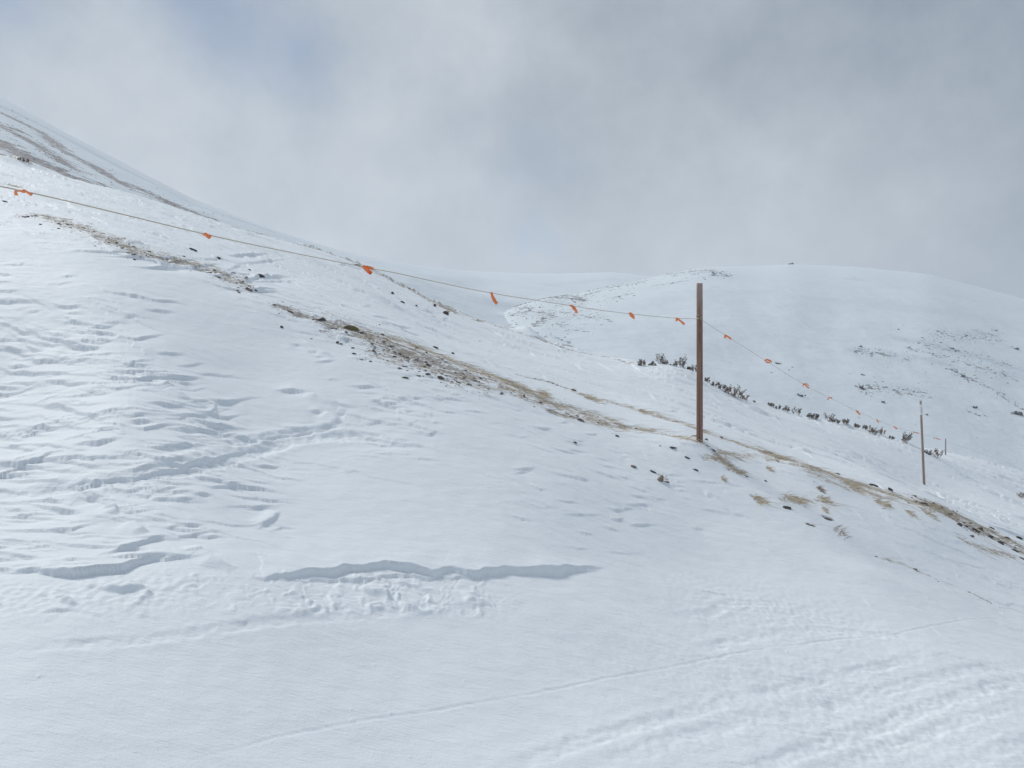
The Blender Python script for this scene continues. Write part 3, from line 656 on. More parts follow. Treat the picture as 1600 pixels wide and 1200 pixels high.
ROCKS = [  # column, row of the middle, width, height in photo pixels, material, label, group
    (300, 387, 15, 9, 'D', 'long black stone on open snow, highest of the stones on the upper left slope'),
    (341, 402.5, 9, 5, 'M', 'small olive stone below and right of the long black stone on the upper slope'),
    (406, 429, 14, 5, 'D', 'flat dark stone at the lower end of the short stone row on the upper slope'),
    (390, 421, 5, 3, 'D', 'tiny dark stone just above the flat dark stone on the upper slope'),
    (389, 450, 11, 7, 'D', 'dark stone at the right tip of the upper left gravel strip'),
    (399, 453, 7, 3, 'B', 'thin brown stone just right of the dark stone at the gravel strip tip'),
    (62, 349.5, 6, 3, 'D', 'lone small stone below the left end of the upper gravel strip'),
    (8, 314, 10, 3.5, 'D', 'thin dark stone at the left edge under the nearest orange ribbon'),
    (92, 356, 5, 4, 'B', 'brown pebble under the middle of the upper left gravel strip'),
    (440, 510, 6, 5, 'D', 'lone small dark stone on snow below the left end of the main bare band'),
    (452, 485, 12, 5, 'B', 'brown slab at the left end of the main bare band'),
    (506, 498, 16, 8, 'D', 'dark humped stone on the crest of the main bare band, left of the mossy one'),
    (548, 511, 23, 11, 'M', 'largest mossy olive stone on the crest of the main bare band'),
    (566, 519, 9, 5, 'B', 'brown stone against the right side of the mossy stone'),
    (527, 534, 7, 4.5, 'D', 'lone dark stone on snow below the mossy stone'),
    (584, 548, 9, 5, 'D', 'dark stone on the lower edge of the bare band right of the mossy stone'),
    (597, 522, 8, 3.5, 'D', 'small dark stone on the upper rim of the bare band'),
    (612, 540, 9, 4, 'B', 'brown stone in the middle of the bare band'),
    (666, 549.5, 6, 4, 'D', 'small dark stone in the tan grass above the paired stones'),
    (680, 542, 10, 4, 'D', 'dark stone on the upper rim of the bare band above the tan grass'),
    (707, 551, 6, 4, 'D', 'dark pebble on the upper rim right of the tan grass'),
    (662, 572, 8, 5.5, 'D', 'left one of two touching dark stones on the lower edge of the bare band'),
    (670.5, 569.5, 11, 6, 'M', 'right one of two touching stones on the lower edge of the bare band'),
    (632, 588, 12, 6, 'M', 'oval olive stone half in snow well below the bare band'),
    (689, 589, 14, 5.5, 'D', 'flat dark stone below the bare band right of the oval olive stone'),
    (716, 596, 10, 4.5, 'D', 'black slab on the lowest edge of the bare band, right of the flat one'),
    (730, 599.5, 7, 4, 'B', 'small brown stone touching the snow right of the black slab'),
    (751, 590, 7, 5, 'B', 'round brown stone between grass strands of the bare band'),
    (819, 618, 7, 5, 'D', 'dark stone at the left end of the grassy strip leading to the tall post'),
    (895, 607.5, 10, 5, 'D', 'dark stone on the thin upper grass strand, left of the tall post'),
    (907, 656, 11, 5, 'D', 'dark slab under the grass strip left of the tall post'),
    (934, 660, 5, 3.5, 'D', 'black pebble on snow just right of the dark slab below the grass strip'),
    (964, 680.5, 7, 3.5, 'D', 'dark stone on snow below the grass strip, closest to the tall post there'),
    (899, 691, 8, 3.5, 'B', 'small brown stone alone on snow below the grass strip'),
    (990, 727.5, 12, 9, 'L', 'grey snow crusted stone left of the pale triangular rock'),
    (1021, 736.5, 14, 5, 'D', 'flat dark stone touching the upper left of the pale triangular rock'),
    (1031, 745, 14, 14, 'L', 'pale triangular rock, the biggest on the open snow below the tall post'),
    (1042, 752, 8, 3.5, 'B', 'thin brown stone right of the pale triangular rock'),
    (1055, 698.5, 15, 3.5, 'D', 'thin dark stone on snow a little below left of the tall post foot'),
    (1033, 696, 7, 3, 'D', 'small dark stone left of the thin dark stone below the post'),
    (1073, 714, 10, 3.5, 'D', 'dark slab on snow directly below the tall post'),
    (1085, 680, 10, 4, 'D', 'black stone touching the left side of the tall post foot'),
    (1103, 685, 7, 5, 'D', 'black stone touching the right side of the tall post foot'),
    (1106, 696, 8, 3, 'D', 'thin black stone just below right of the tall post foot'),
    (1115, 702.5, 10, 4.5, 'D', 'dark stone at the start of the grass right of the tall post'),
    (1087, 733, 9, 5, 'D', 'slanted dark stone alone on snow between the tall post and the pale rock'),
    (1167, 744, 5, 3, 'D', 'tiny dark stone below the grass tuft right of the tall post'),
    (1196, 750, 5, 4.5, 'D', 'small black stone alone on snow, right of the tiny one below the tuft'),
    (1231, 791, 14, 8, 'D', 'black slanted stone on snow under the long dry grass tuft'),
    (1268, 819.5, 16, 4, 'D', 'flat dark stone with grass tips on the open lower right snow'),
    (1294, 810, 15, 3, 'D', 'very flat dark stone right of the black slanted stone'),
    (1366, 757, 13, 6, 'D', 'low dark stone on the grassy crest left of the peaked stone'),
    (1392, 763.5, 11, 8, 'D', 'peaked dark stone on the grassy crest below the thin sign post'),
    (1389, 789, 6, 4.5, 'D', 'dark pebble under the grass clump below the peaked stone'),
    (1308, 739, 8, 4, 'D', 'small dark stone on the crest at the start of the broad grass'),
    (1443, 785.5, 16, 6, 'B', 'brown slab on the crest right of the peaked stone'),
    (1470, 791.5, 10, 5, 'D', 'dark stone standing off the crest above the right stony patch'),
    (1485, 803, 12, 6, 'D', 'black stone at the left of the right stony patch'),
    (1498, 818, 12, 6, 'B', 'brown slab on the lower left of the right stony patch'),
    (1510, 821, 8, 5, 'D', 'small dark stone beside the brown slab in the right stony patch'),
    (1523, 826, 10, 7, 'D', 'dark angular stone in the middle of the right stony patch, left of a similar one'),
    (1532, 825, 8, 7, 'D', 'dark angular stone in the middle of the right stony patch, right of a similar one'),
    (1548, 837, 11, 8, 'D', 'largest dark stone of the right stony patch'),
    (1550, 824, 10, 4, 'B', 'brown stone on the upper rim of the right stony patch'),
    (1564, 847, 9, 7, 'D', 'dark stone below the largest one in the right stony patch'),
    (1576, 840, 14, 6, 'B', 'long brown slab at the right of the stony patch'),
    (1593, 840, 14, 5, 'D', 'dark slab on the crest at the right edge of the photo'),
    (1588, 860, 15, 5, 'D', 'flat dark stone low in the stony patch near the right edge'),
    (1596, 871, 9, 4, 'D', 'lowest dark stone at the right edge of the photo'),
    (613, 457, 6, 5, 'D', 'small slanted stone on the far snow between rope and bare band'),
    (628, 470.5, 8, 4, 'D', 'thin dark stone on the far snow below the brown crest strip'),
    (650, 476, 5, 3.5, 'D', 'dark pebble on the far snow under the brown crest strip'),
    (679, 476, 9, 6, 'D', 'dark stone in the brown strip of the second crest'),
    (696, 487, 13, 9, 'B', 'slanted brown rock at the lower edge of the second crest strip'),
    (558, 413, 9, 6, 'M', 'mossy stone on the second crest just left of the big orange ribbon'),
]
MR = {'D': M_ROCKD, 'B': M_ROCKB, 'L': M_ROCKL, 'M': M_ROCKM}
for i, (px, py, wpx, hpx, mk, lab) in enumerate(ROCKS):
    foot = NEAR.hit(px, py + hpx * .42)
    k = foot.y / F
    sx = wpx * k * .46; sz = hpx * k * .5; sy = min(sx, max(sz * 1.2, sx * .7))
    me = rock_mesh('stone', sx * 1.08, sy, sz * 1.1, 1000 + i, 8 + i % 4, 3, .42)
    o = link('stone', me, MR[mk], loc=(foot.x, foot.y + sy * .35, foot.z + sz * .12))
    sl = gz(foot.x + .1, foot.y) - gz(foot.x - .1, foot.y)
    o.rotation_euler = (0, -math.atan2(max(-.08, min(.08, sl)) * .9, .2), random.uniform(-.3, .3))
    tag(o, lab, 'stone', 'stones on the wind stripped slope')

# gravel too small and many to count: one sheet of loose pieces
def scatter_rocks(name, pts, size_fn, seed, mat):
    r = random.Random(seed); protos = []
    for k in range(7):
        me = rock_mesh('tmp', 1, .85, .55, seed + k, 9, 2)
        V = np.array([v.co[:] for v in me.vertices]); Fc = np.array([p.vertices[:] for p in me.polygons]); protos.append((V, Fc)); bpy.data.meshes.remove(me)
    Vs, Fs, off = [], [], 0
    for p in pts:
        V, Fc = protos[r.randrange(7)]; s = size_fn(r); a = r.uniform(0, 6.28); c, sn = math.cos(a), math.sin(a)
        st = r.uniform(.8, 1.7)
        vx, vy, vz = V[:, 0] * s, V[:, 1] * s, V[:, 2] * s
        q = np.stack([(c * vx - sn * vy) * st + p[0], sn * vx + c * vy + p[1], vz * r.uniform(.6, 1.2) + p[2] + s * .08], -1)
        Vs.append(q); Fs.append(Fc + off); off += len(V)
    me = mesh_np(name, np.concatenate(Vs), np.concatenate(Fs), smooth=False)
    o = link(name, me, mat); o['kind'] = 'stuff'
    return o

def along(line, hw, nn, rng):
    """points scattered about a polyline in plan"""
    L = np.concatenate([[0], np.cumsum(np.hypot(*np.diff(line[:, :2], axis=0).T))])
    s = rng.uniform(0, L[-1], nn); x = np.interp(s, L, line[:, 0]); y = np.interp(s, L, line[:, 1])
    return x + rng.normal(0, hw * .35, nn), y + rng.normal(0, hw * .95, nn), L[-1]

gp = []; gr = []
for (ln, hw, st, tn) in lines3:
    Ltot = np.hypot(*np.diff(ln[:, :2], axis=0).T).sum()
    ng = int(Ltot * hw * 420 * (1 - tn) * max(st, .1)); nb = int(Ltot * hw * 2100 * (tn * .85 + .14) * max(st, .1))
    if ln[:, 1].mean() > 18: ng = int(ng * .25); nb = int(nb * .35)
    if ng:
        x, y, _ = along(ln, hw * 1.15, ng, RNG); z = NEAR.z(x, y); gp += list(zip(x, y, z))
    if nb:
        x, y, _ = along(ln, hw * 1.0, nb, RNG); gr.append(np.stack([x, y, NEAR.z(x, y)], -1))
tag(scatter_rocks('gravel', gp, lambda r: min(.026, .0072 * r.paretovariate(2.1)), 77, M_GRAVEL), 'loose dark gravel strewn along the wind stripped bands', 'gravel')

# ------------------------------------------------------------------ dry grass laid over by the wind
G = np.concatenate(gr)
keep = (sstep(-.35, .25, gn(G[:, 0] * 3.5, G[:, 1] * 5, 801)) + .12) > RNG.uniform(0, 1, len(G))
G = G[keep]; nb = len(G)
ln_ = RNG.uniform(.05, .2, nb) * (1 + .6 * (G[:, 1] < 11.5)); az = RNG.normal(-.28, .34, nb); lift = np.abs(RNG.normal(.17, .2, nb)); wid = RNG.uniform(.0016, .0034, nb) * np.maximum(1, G[:, 1] / 10)
dx = np.cos(az); dy = np.sin(az)
def gpt(f):
    x = G[:, 0] + dx * ln_ * f; y = G[:, 1] + dy * ln_ * f
    z = NEAR.z(x, y) + .004 + ln_ * lift * (f - .42 * f * f * 1.25)
    return x, y, z
cols = []
for f, wk in ((0, 1), (.5, .8), (1, .15)):
    x, y, z = gpt(f); cols.append(np.stack([x - dy * wid * wk * .5, y + dx * wid * wk * .5, z + wid * wk * .9], -1)); cols.append(np.stack([x + dy * wid * wk * .5, y - dx * wid * wk * .5, z - wid * wk * .4], -1))
V = np.stack(cols, 1).reshape(-1, 3); b6 = np.arange(nb)[:, None] * 6
Q = np.concatenate([b6 + np.array([0, 1, 3, 2]), b6 + np.array([2, 3, 5, 4])])
tag(link('dry_grass', mesh_np('dry_grass', V, Q), M_GRASS), 'tan dry grass flattened along the bare ridge band', 'grass', kind='stuff')

# tufts that stand alone on the snow
TUFTS = [(1125, 716, 34, 9, 'straw tuft with long flat blades below right of the tall post'), (1150, 734, 30, 7, 'brown straw tuft second below the tall post towards the right'),
         (1200, 731, 16, 6, 'small grey brown tuft on snow between two straw tufts'), (1183, 778, 22, 9, 'round straw tuft alone on snow left of the long dry tuft'),
         (1240, 779, 40, 9, 'long dry grass tuft above the black slanted stone'), (1285, 778, 30, 8, 'pale right half of the long dry grass line on open snow'),
         (1286, 794, 14, 5, 'tiny straw tuft below the long dry grass line'), (1279, 762, 14, 8, 'reddish tuft on a small snow hump below the grassy crest'),
         (1329, 756, 34, 12, 'thick straw clump on the grassy crest left of the peaked stone'), (1376, 783, 30, 10, 'straw clump under the peaked dark stone'),
         (1305, 826, 16, 14, 'sparse reddish twigs standing in the lower right snow'), (1316, 832, 10, 8, 'small dark sprig right of the sparse reddish twigs'),
         (845, 612, 24, 12, 'straw tuft on the crest of the grass band left of the tall post'), (922, 620, 34, 10, 'straw tuft on the thin upper grass strand'),
         (1000, 641, 16, 7, 'short pale tuft further right on the upper grass strand'), (1128, 747, 12, 4, 'smallest straw tuft on the snow below the post'), (1450, 801, 22, 8, 'brown tuft under the brown slab on the crest'),
         (1420, 800, 18, 7, 'straw tuft left of the stony patch'), (20, 288, 26, 7, 'tan grass tuft on snow just above the nearest orange ribbon')]
for i, (px, py, wpx, hpx, lab) in enumerate(TUFTS):
    c = NEAR.hit(px, py + hpx * .3); k = c.y / F; r = random.Random(500 + i); Vs = []; Fs = []
    for j in range(int(26 + wpx * 2.2) if 'reddish twigs' not in lab else 13):
        ox = max(-1.3, min(1.3, r.gauss(0, 1))) * wpx * k * (.25 if wpx > 16 else .16); oy = r.gauss(0, hpx * k * .8)
        L = r.uniform(.5, 1.25) * max(hpx, 6) * k * 1.3; a = r.gauss(-.15, .5); up = abs(r.gauss(.5, .3)) if 'twigs' not in lab and 'sprig' not in lab else r.uniform(.8, 2)
        x0, y0 = c.x + ox, c.y + oy; z0 = gz(x0, y0) - .005; w = r.uniform(.0015, .003)
        for f, wk in ((0, 1), (.5, .8), (1, .1)):
            x = x0 + math.cos(a) * L * f; y = y0 + math.sin(a) * L * f; z = z0 + L * up * (f - .45 * f * f) + (gz(x, y) - gz(x0, y0)) * .8
            Vs += [(x - math.sin(a) * w * wk, y + math.cos(a) * w * wk, z + w * wk), (x + math.sin(a) * w * wk, y - math.cos(a) * w * wk, z - w * wk)]
        q = j * 6; Fs += [(q, q + 1, q + 3, q + 2), (q + 2, q + 3, q + 5, q + 4)]
    V = np.array(Vs) - np.array(c); o = link('grass_tuft', mesh_np('grass_tuft', V, np.array(Fs)), M_SHRUBT if ('reddish' in lab or 'sprig' in lab) else M_GRASS, loc=c)
    tag(o, lab, 'grass tuft', 'dry tufts standing in the snow')

# ------------------------------------------------------------------ brush on the second crest
def shrub_mesh(w, h, seed, dens=1.0):
    r = random.Random(seed); Vs = []; Fs = []
    def stick(p, q, a, b):
        d = (q - p); t = d.cross(Vector((.3, 1, .2))).normalized(); s = d.cross(t).normalized(); n0 = len(Vs)
        for c, rad in ((p, a), (q, b)):
            for k in range(3):
                an = k * 2.094; Vs.append(c + (t * math.cos(an) + s * math.sin(an)) * rad)
        for k in range(3): Fs.append((n0 + k, n0 + (k + 1) % 3, n0 + 3 + (k + 1) % 3, n0 + 3 + k))
    def leafy(p, d, size):
        for _ in range(3):
            dd = (d + Vector((r.gauss(0, .6), r.gauss(0, .6), r.gauss(0, .5)))).normalized(); s = dd.cross(Vector((r.random(), r.random(), r.random()))).normalized()
            n0 = len(Vs); L = size * r.uniform(.6, 1.3)
            Vs.extend([p, p + dd * L * .5 + s * L * .25, p + dd * L, p + dd * L * .5 - s * L * .25]); Fs.append((n0, n0 + 1, n0 + 2, n0 + 3))
    for i in range(int(9 * dens)):
        p = Vector((r.uniform(-.5, .5) * w, r.uniform(-.4, .4) * w, -.03)); d = Vector((r.gauss(.15, .45), r.gauss(0, .4), 1)).normalized(); L = h * r.uniform(.55, 1.2) * (1 - .8 * abs(p.x / w))
        seg = 5; prev = p
        for s in range(seg):
            d = (d + Vector((r.gauss(0, .16), r.gauss(0, .16), .05))).normalized(); q = prev + d * L / seg
            stick(prev, q, .006 * (1 - s / 7), .005 * (1 - (s + 1) / 7))
            if s > 0:
                for _ in range(3):
                    b = (d + Vector((r.gauss(0, .7), r.gauss(0, .7), .3))).normalized(); e = q + b * L * r.uniform(.1, .28); stick(q, e, .003, .0015); leafy(e, b, .024 + .014 * r.random())
                    leafy(q, b, .02)
            prev = q
    return mesh_np('shrub', np.array([v[:] for v in Vs]), np.array(Fs), smooth=False)

SHRUBS = [  # column, foot row, width, height (photo px), kind, label
    (1002, 571, 11, 8, 0, 'small dark shrub standing alone left of the snow hump on the crest'), (1021, 571, 12, 7, 0, 'low dark shrub at the left foot of the snow hump'), (1031, 568, 9, 10, 0, 'slender dark shrub on the left shoulder of the snow hump'),
    (1042, 566, 9, 11, 0, 'upright dark shrub on top of the snow hump, left of the twiggy one'), (1053, 567, 8, 7, 0, 'short twiggy shrub on top of the snow hump'), (1065, 573, 12, 14, 0, 'tallest dark shrub on the right shoulder of the snow hump'),
    (1075, 577, 8, 7, 0, 'low shrub between the tallest shrub and the tall post'), (1083, 580, 11, 9, 0, 'bushy dark shrub touching the left side of the tall post'), (1104, 595, 9, 5, 0, 'thin twiggy shrub just right of the tall post'),
    (1115, 603, 11, 7, 0, 'grey shrub in snow second to the right of the tall post'), (1124, 608, 10, 9, 0, 'dark shrub in the drift edge third to the right of the tall post'), (1137, 613, 10, 11, 1, 'tan grey shrub left of the largest tan shrub'),
    (1150, 620, 14, 14, 1, 'largest tan shrub on the drift edge right of the tall post'), (1162, 624, 11, 11, 1, 'tan shrub at the right end of the tan clump'), (1176, 627, 7, 4, 0, 'tiny dark sprig right of the tan clump'),
    (1204, 634, 9, 6, 0, 'first low shrub of the long row right of the tan clump'), (1215, 636, 9, 5, 0, 'low shrub second in the long row right of the tan clump'), (1227, 639, 10, 6, 0, 'low shrub third in the long row right of the tan clump'), (1245, 645, 11, 10, 0, 'upright shrub in the long row, tallest of its left half'),
    (1263, 651, 11, 7, 0, 'shrub under the rope left of the spiky pair'), (1274, 654, 9, 7, 0, 'small shrub touching the left of the spiky pair'), (1292, 657, 11, 12, 0, 'spiky dark shrub, left one of the spiky pair'), (1303, 660, 12, 11, 0, 'spiky dark shrub, right one of the spiky pair'),
    (1321, 660, 7, 7, 0, 'small round shrub alone right of the spiky pair'), (1339, 664, 8, 6, 0, 'low shrub left of the middle clump under the rope'), (1350, 667, 11, 7, 0, 'dark shrub in the middle clump under the rope'), (1361, 671, 9, 6, 1, 'tan low shrub right of the middle clump'),
    (1373, 675, 13, 9, 1, 'twiggy tan shrub under the last bright ribbon'), (1391, 679, 9, 5, 0, 'low shrub left of the bushiest one near the sign post'), (1413, 688, 13, 18, 0, 'bushiest grey shrub just left of the thin sign post'),
    (1452, 711, 7, 7, 0, 'small upright shrub just right of the thin sign post'), (1462, 714, 13, 11, 1, 'sparse twiggy shrub right of the thin sign post'), (1596, 778, 9, 10, 1, 'reddish twigs at the right edge of the second crest'),
    (34, 252, 20, 5, 0, 'dark brush on the crest at the far left under the streaked mountainside')]
for i, (px, py, wpx, hpx, kd, lab) in enumerate(SHRUBS):
    c = NEAR.hit(px, py); k = c.y / F
    vr = random.Random(900 + i).uniform(.75, 1.45); me = shrub_mesh(wpx * k * 1.1, hpx * k * vr, 900 + i, (.8 if wpx < 12 else 1.2) * random.Random(i).uniform(.7, 1.4))
    o = link('shrub', me, M_SHRUBT if kd else M_SHRUB, loc=(c.x, c.y, gz(c.x, c.y)))
    tag(o, lab, 'shrub', 'brush along the second snow crest')

# ------------------------------------------------------------------ posts
def post_mesh(name, r0, r1, h, below, seed, sides=20, rings=46, square=0.0):
    bm = bmesh.new(); rr = random.Random(seed); prev = None
    ph = rr.uniform(0, 6)
    for i in range(rings + 1):
        z = -below + (h + below) * i / rings; t = i / rings; R = r0 + (r1 - r0) * t; ring = []
        for k in range(sides):
            a = 2 * math.pi * k / sides
            q = R * (1 + square * (.5 * math.cos(4 * a)) + .022 * math.sin(3 * a + ph + z * .8) + .012 * math.sin(7 * a + z * 3) + .01 * math.sin(z * 9 + a) + rr.gauss(0, .004))
            ring.append(bm.verts.new((q * math.cos(a), q * math.sin(a), z + (.004 * math.sin(2 * a + 1) if i == rings else 0))))
        if prev:
            for k in range(sides): bm.faces.new((prev[k], prev[(k + 1) % sides], ring[(k + 1) % sides], ring[k]))
        prev = ring
    # worn top: a small bevel ring, then the end grain
    top = [bm.verts.new((v.co.x * .9, v.co.y * .9, v.co.z + r1 * .1)) for v in prev]
    for k in range(sides): bm.faces.new((prev[k], prev[(k + 1) % sides], top[(k + 1) % sides], top[k]))
    bm.faces.new(top)
    me = bpy.data.meshes.new(name); bm.to_mesh(me); bm.free()
    for p in me.polygons: p.use_smooth = len(p.vertices) == 4
    return me

def empty(name, loc):
    o = bpy.data.objects.new(name, None); COL.objects.link(o); o.location = loc; o.empty_display_size = .2
    return o

PB = NEAR.hit(1094.3, 692); PB.y += .04; PB.z = gz(PB.x, PB.y)
k1 = PB.y / F; PH = (692 - 446.5) * k1
post = empty('wooden_post', PB); tag(post, 'tall reddish brown timber post holding the flagged rope, nearest post', 'post')
link('timber', post_mesh('timber', 4.95 * k1, 4.55 * k1, PH, .35, 3, square=.1), M_POST, post)
def snow_bit(parent, loc, s, seed):
    me = rock_mesh('snow_patch', *s, seed, 10, 3)
    for p in me.polygons: p.use_smooth = True
    link('snow_patch', me, M_CLING, parent, loc)
snow_bit(post, (4.4 * k1, -1.2 * k1, (692 - 671) * k1), (.9 * k1, 1.6 * k1, 2.2 * k1), 5)
snow_bit(post, (4.5 * k1, -1.0 * k1, (692 - 582) * k1), (.6 * k1, 1.2 * k1, 1.8 * k1), 6)
snow_bit(post, (4.2 * k1, -1.6 * k1, (692 - 499) * k1), (.5 * k1, 1.0 * k1, 1.2 * k1), 7)

def tube(pts, rad, sides=6, taper=None):
    P_ = [Vector(p) for p in pts]; Vs = []; Fs = []
    for i, p in enumerate(P_):
        d = (P_[min(i + 1, len(P_) - 1)] - P_[max(i - 1, 0)]).normalized(); t = d.cross(Vector((0, 0, 1)))
        t = (t if t.length > 1e-4 else Vector((1, 0, 0))).normalized(); s = t.cross(d)
        for k in range(sides):
            a = 2 * math.pi * k / sides; Vs.append((p + (t * math.cos(a) + s * math.sin(a)) * rad)[:])
    for i in range(len(P_) - 1):
        for k in range(sides): Fs.append((i * sides + k, i * sides + (k + 1) % sides, (i + 1) * sides + (k + 1) % sides, (i + 1) * sides + k))
    return np.array(Vs), np.array(Fs)
ang = [i / 40 * 2 * math.pi * 1.6 for i in range(41)]
V, Fq = tube([(5.15 * k1 * math.cos(a + .6), 5.15 * k1 * math.sin(a + .6), (692 - 499.5) * k1 + .006 * a - .03) for a in ang], .0034)
link('rope_turn', mesh_np('rope_turn', V, Fq), M_ROPE, post)
# steel staple holding the rope on the post
zr = (692 - 499) * k1
V, Fq = tube([(-.012, -4.5 * k1, zr - .03), (-.012, -5.4 * k1 - .012, zr - .03), (-.012, -5.4 * k1 - .012, zr + .03), (-.012, -4.5 * k1, zr + .03)], .0022)
link('staple', mesh_np('staple', V, Fq), M_STEEL, post)

SB = NEAR.hit(1444, 757); k2 = SB.y / F; SH = (757 - 626) * k2
stake = empty('sign_post', SB); tag(stake, 'thin leaning brown post with a small white sign near its top', 'sign post')
stake.rotation_euler = (0, math.radians(-2.45), 0)
link('timber', post_mesh('timber', 2.0 * k2, 1.55 * k2, SH, .3, 9, 16, 40, .1), M_STAKE, stake)
bm = bmesh.new(); bmesh.ops.create_cube(bm, size=1)
for v in bm.verts: v.co = Vector((v.co.x * 6.2 * k2, v.co.y * .006, v.co.z * 16 * k2))
bmesh.ops.bevel(bm, geom=bm.edges[:], offset=.0015, segments=1)
me = bpy.data.meshes.new('sign_board'); bm.to_mesh(me); bm.free()
sb = link('sign_board', me, M_SIGN, stake, (-.6 * k2, -2.1 * k2 - .003, (757 - 640) * k2))
ink = []
for p, q, w in [((-.6, 4.2), (1.0, 3.6), .55), ((-.9, 2.2), (-.2, 3.2), .5), ((.2, 2.2), (.9, .6), .5), ((-.9, .6), (.1, -.3), .5), ((-.8, -1.6), (.8, -1.0), .5), ((.4, -2.2), (.9, -3.6), .55), ((-.9, -3.2), (-.2, -4.6), .5), ((0, -5.0), (1.0, -5.0), .45)]:
    a = Vector((p[0], 0, p[1])) * k2; c = Vector((q[0], 0, q[1])) * k2; d = (c - a).normalized(); s = Vector((-d.z, 0, d.x)) * w * k2 * .5
    ink.append([a + s, a - s, c - s, c + s])
V = np.array([[(v.x, -.0075, v.z) for v in q] for q in ink]).reshape(-1, 3); Fq = np.arange(len(V)).reshape(-1, 4)
link('sign_marks', mesh_np('sign_marks', V, Fq, False), M_INK, sb)

# ------------------------------------------------------------------ rope
def rope_y(px):
    u = U(px)
    return 4.863 / (.7213 - u) if px <= 1094 else 5.27 / (.762 - u)
RL = [(-90, 272), (0, 291), (35, 298.5), (100, 313), (200, 337), (323, 366.5), (420, 387.5), (572, 418), (620, 427), (700, 444.5), (771, 458.5), (830, 468), (897, 478.5), (940, 485), (987, 490.5), (1030, 495), (1060, 497.3), (1090, 499)]
RR = [(1098, 501), (1132, 523), (1165, 543.5), (1196, 563.5), (1228, 583.5), (1255, 600), (1275, 611), (1294, 620.5), (1318, 632), (1338, 642), (1356, 650), (1370, 656), (1397, 666.5), (1436, 677), (1477, 689), (1540, 711), (1600, 735)]
rp = []
for px, py in RL:
    y = rope_y(px) if px > -200 else 3; rp.append(Vector((U(px) * y, y, E(py) * y)))
yp = PB.y - 5.2 * k1 - .004
rp[-1] = Vector((PB.x - 3.2 * k1, yp, E(498.8) * PB.y)); rp.append(Vector((PB.x + 1.5 * k1, yp - .002, E(499.5) * PB.y)))
rp.insert(-1, Vector((PB.x - .5 * k1, yp - .006, E(499.2) * PB.y)))
YS = {1477: 28.5, 1540: 31.0, 1600: 33.0}
for px, py in RR:
    y = YS.get(px, min(rope_y(px), 24)); rp.append(Vector((U(px) * y, y, E(py) * y)))
last = rp[-1]; rp.append(last + Vector((4.2, 2.5, -1.7)))
first = rp[0]; rp.insert(0, first + (first - rp[1]) * 1.6)
def smooth_path(P_, m):
    out = []
    for i in range(len(P_) - 1):
        p0, p1, p2, p3 = P_[max(i - 1, 0)], P_[i], P_[i + 1], P_[min(i + 2, len(P_) - 1)]
        for j in range(m):
            t = j / m; out.append(p1 + .5 * t * ((p2 - p0) + t * (2 * p0 - 5 * p1 + 4 * p2 - p3 + t * (3 * (p1 - p2) + p3 - p0))))
    return out + [P_[-1]]
path = smooth_path(rp, 40)
Vs = []; Fs = []; off = 0
for strand in range(3):                       # three laid strands
    s = 0; pts = []
    for i, p in enumerate(path):
        if i: s += (p - path[i - 1]).length
        d = (path[min(i + 1, len(path) - 1)] - path[max(i - 1, 0)]).normalized(); t = d.cross(Vector((0, 0, 1))).normalized(); b_ = t.cross(d)
        a = s * 75 + strand * 2.094; pts.append(p + (t * math.cos(a) + b_ * math.sin(a)) * .0015)
    V, Fq = tube(pts, .0019, 5); Vs.append(V); Fs.append(Fq + off); off += len(V)
tag(link('rope', mesh_np('rope', np.concatenate(Vs), np.concatenate(Fs)), M_ROPE), 'long thin olive brown rope strung from post to post, tied with orange ribbons', 'rope')

# little far post on the rope
FB = NEAR.hit(1477.5, 704); 
fy = 28.6; FBx = U(1477.5) * fy; fz = gz(FBx, fy); ftop = E(685.5) * fy
fp = link('rope_stake', post_mesh('rope_stake', .024, .018, max(.35, ftop - fz), .3, 21, 10, 14), M_STAKE, loc=(FBx, fy, fz))
fp.data.materials[0] = M_STAKEG
tag(fp, 'tiny grey far stake poking up behind the second crest, smallest of the posts', 'post')

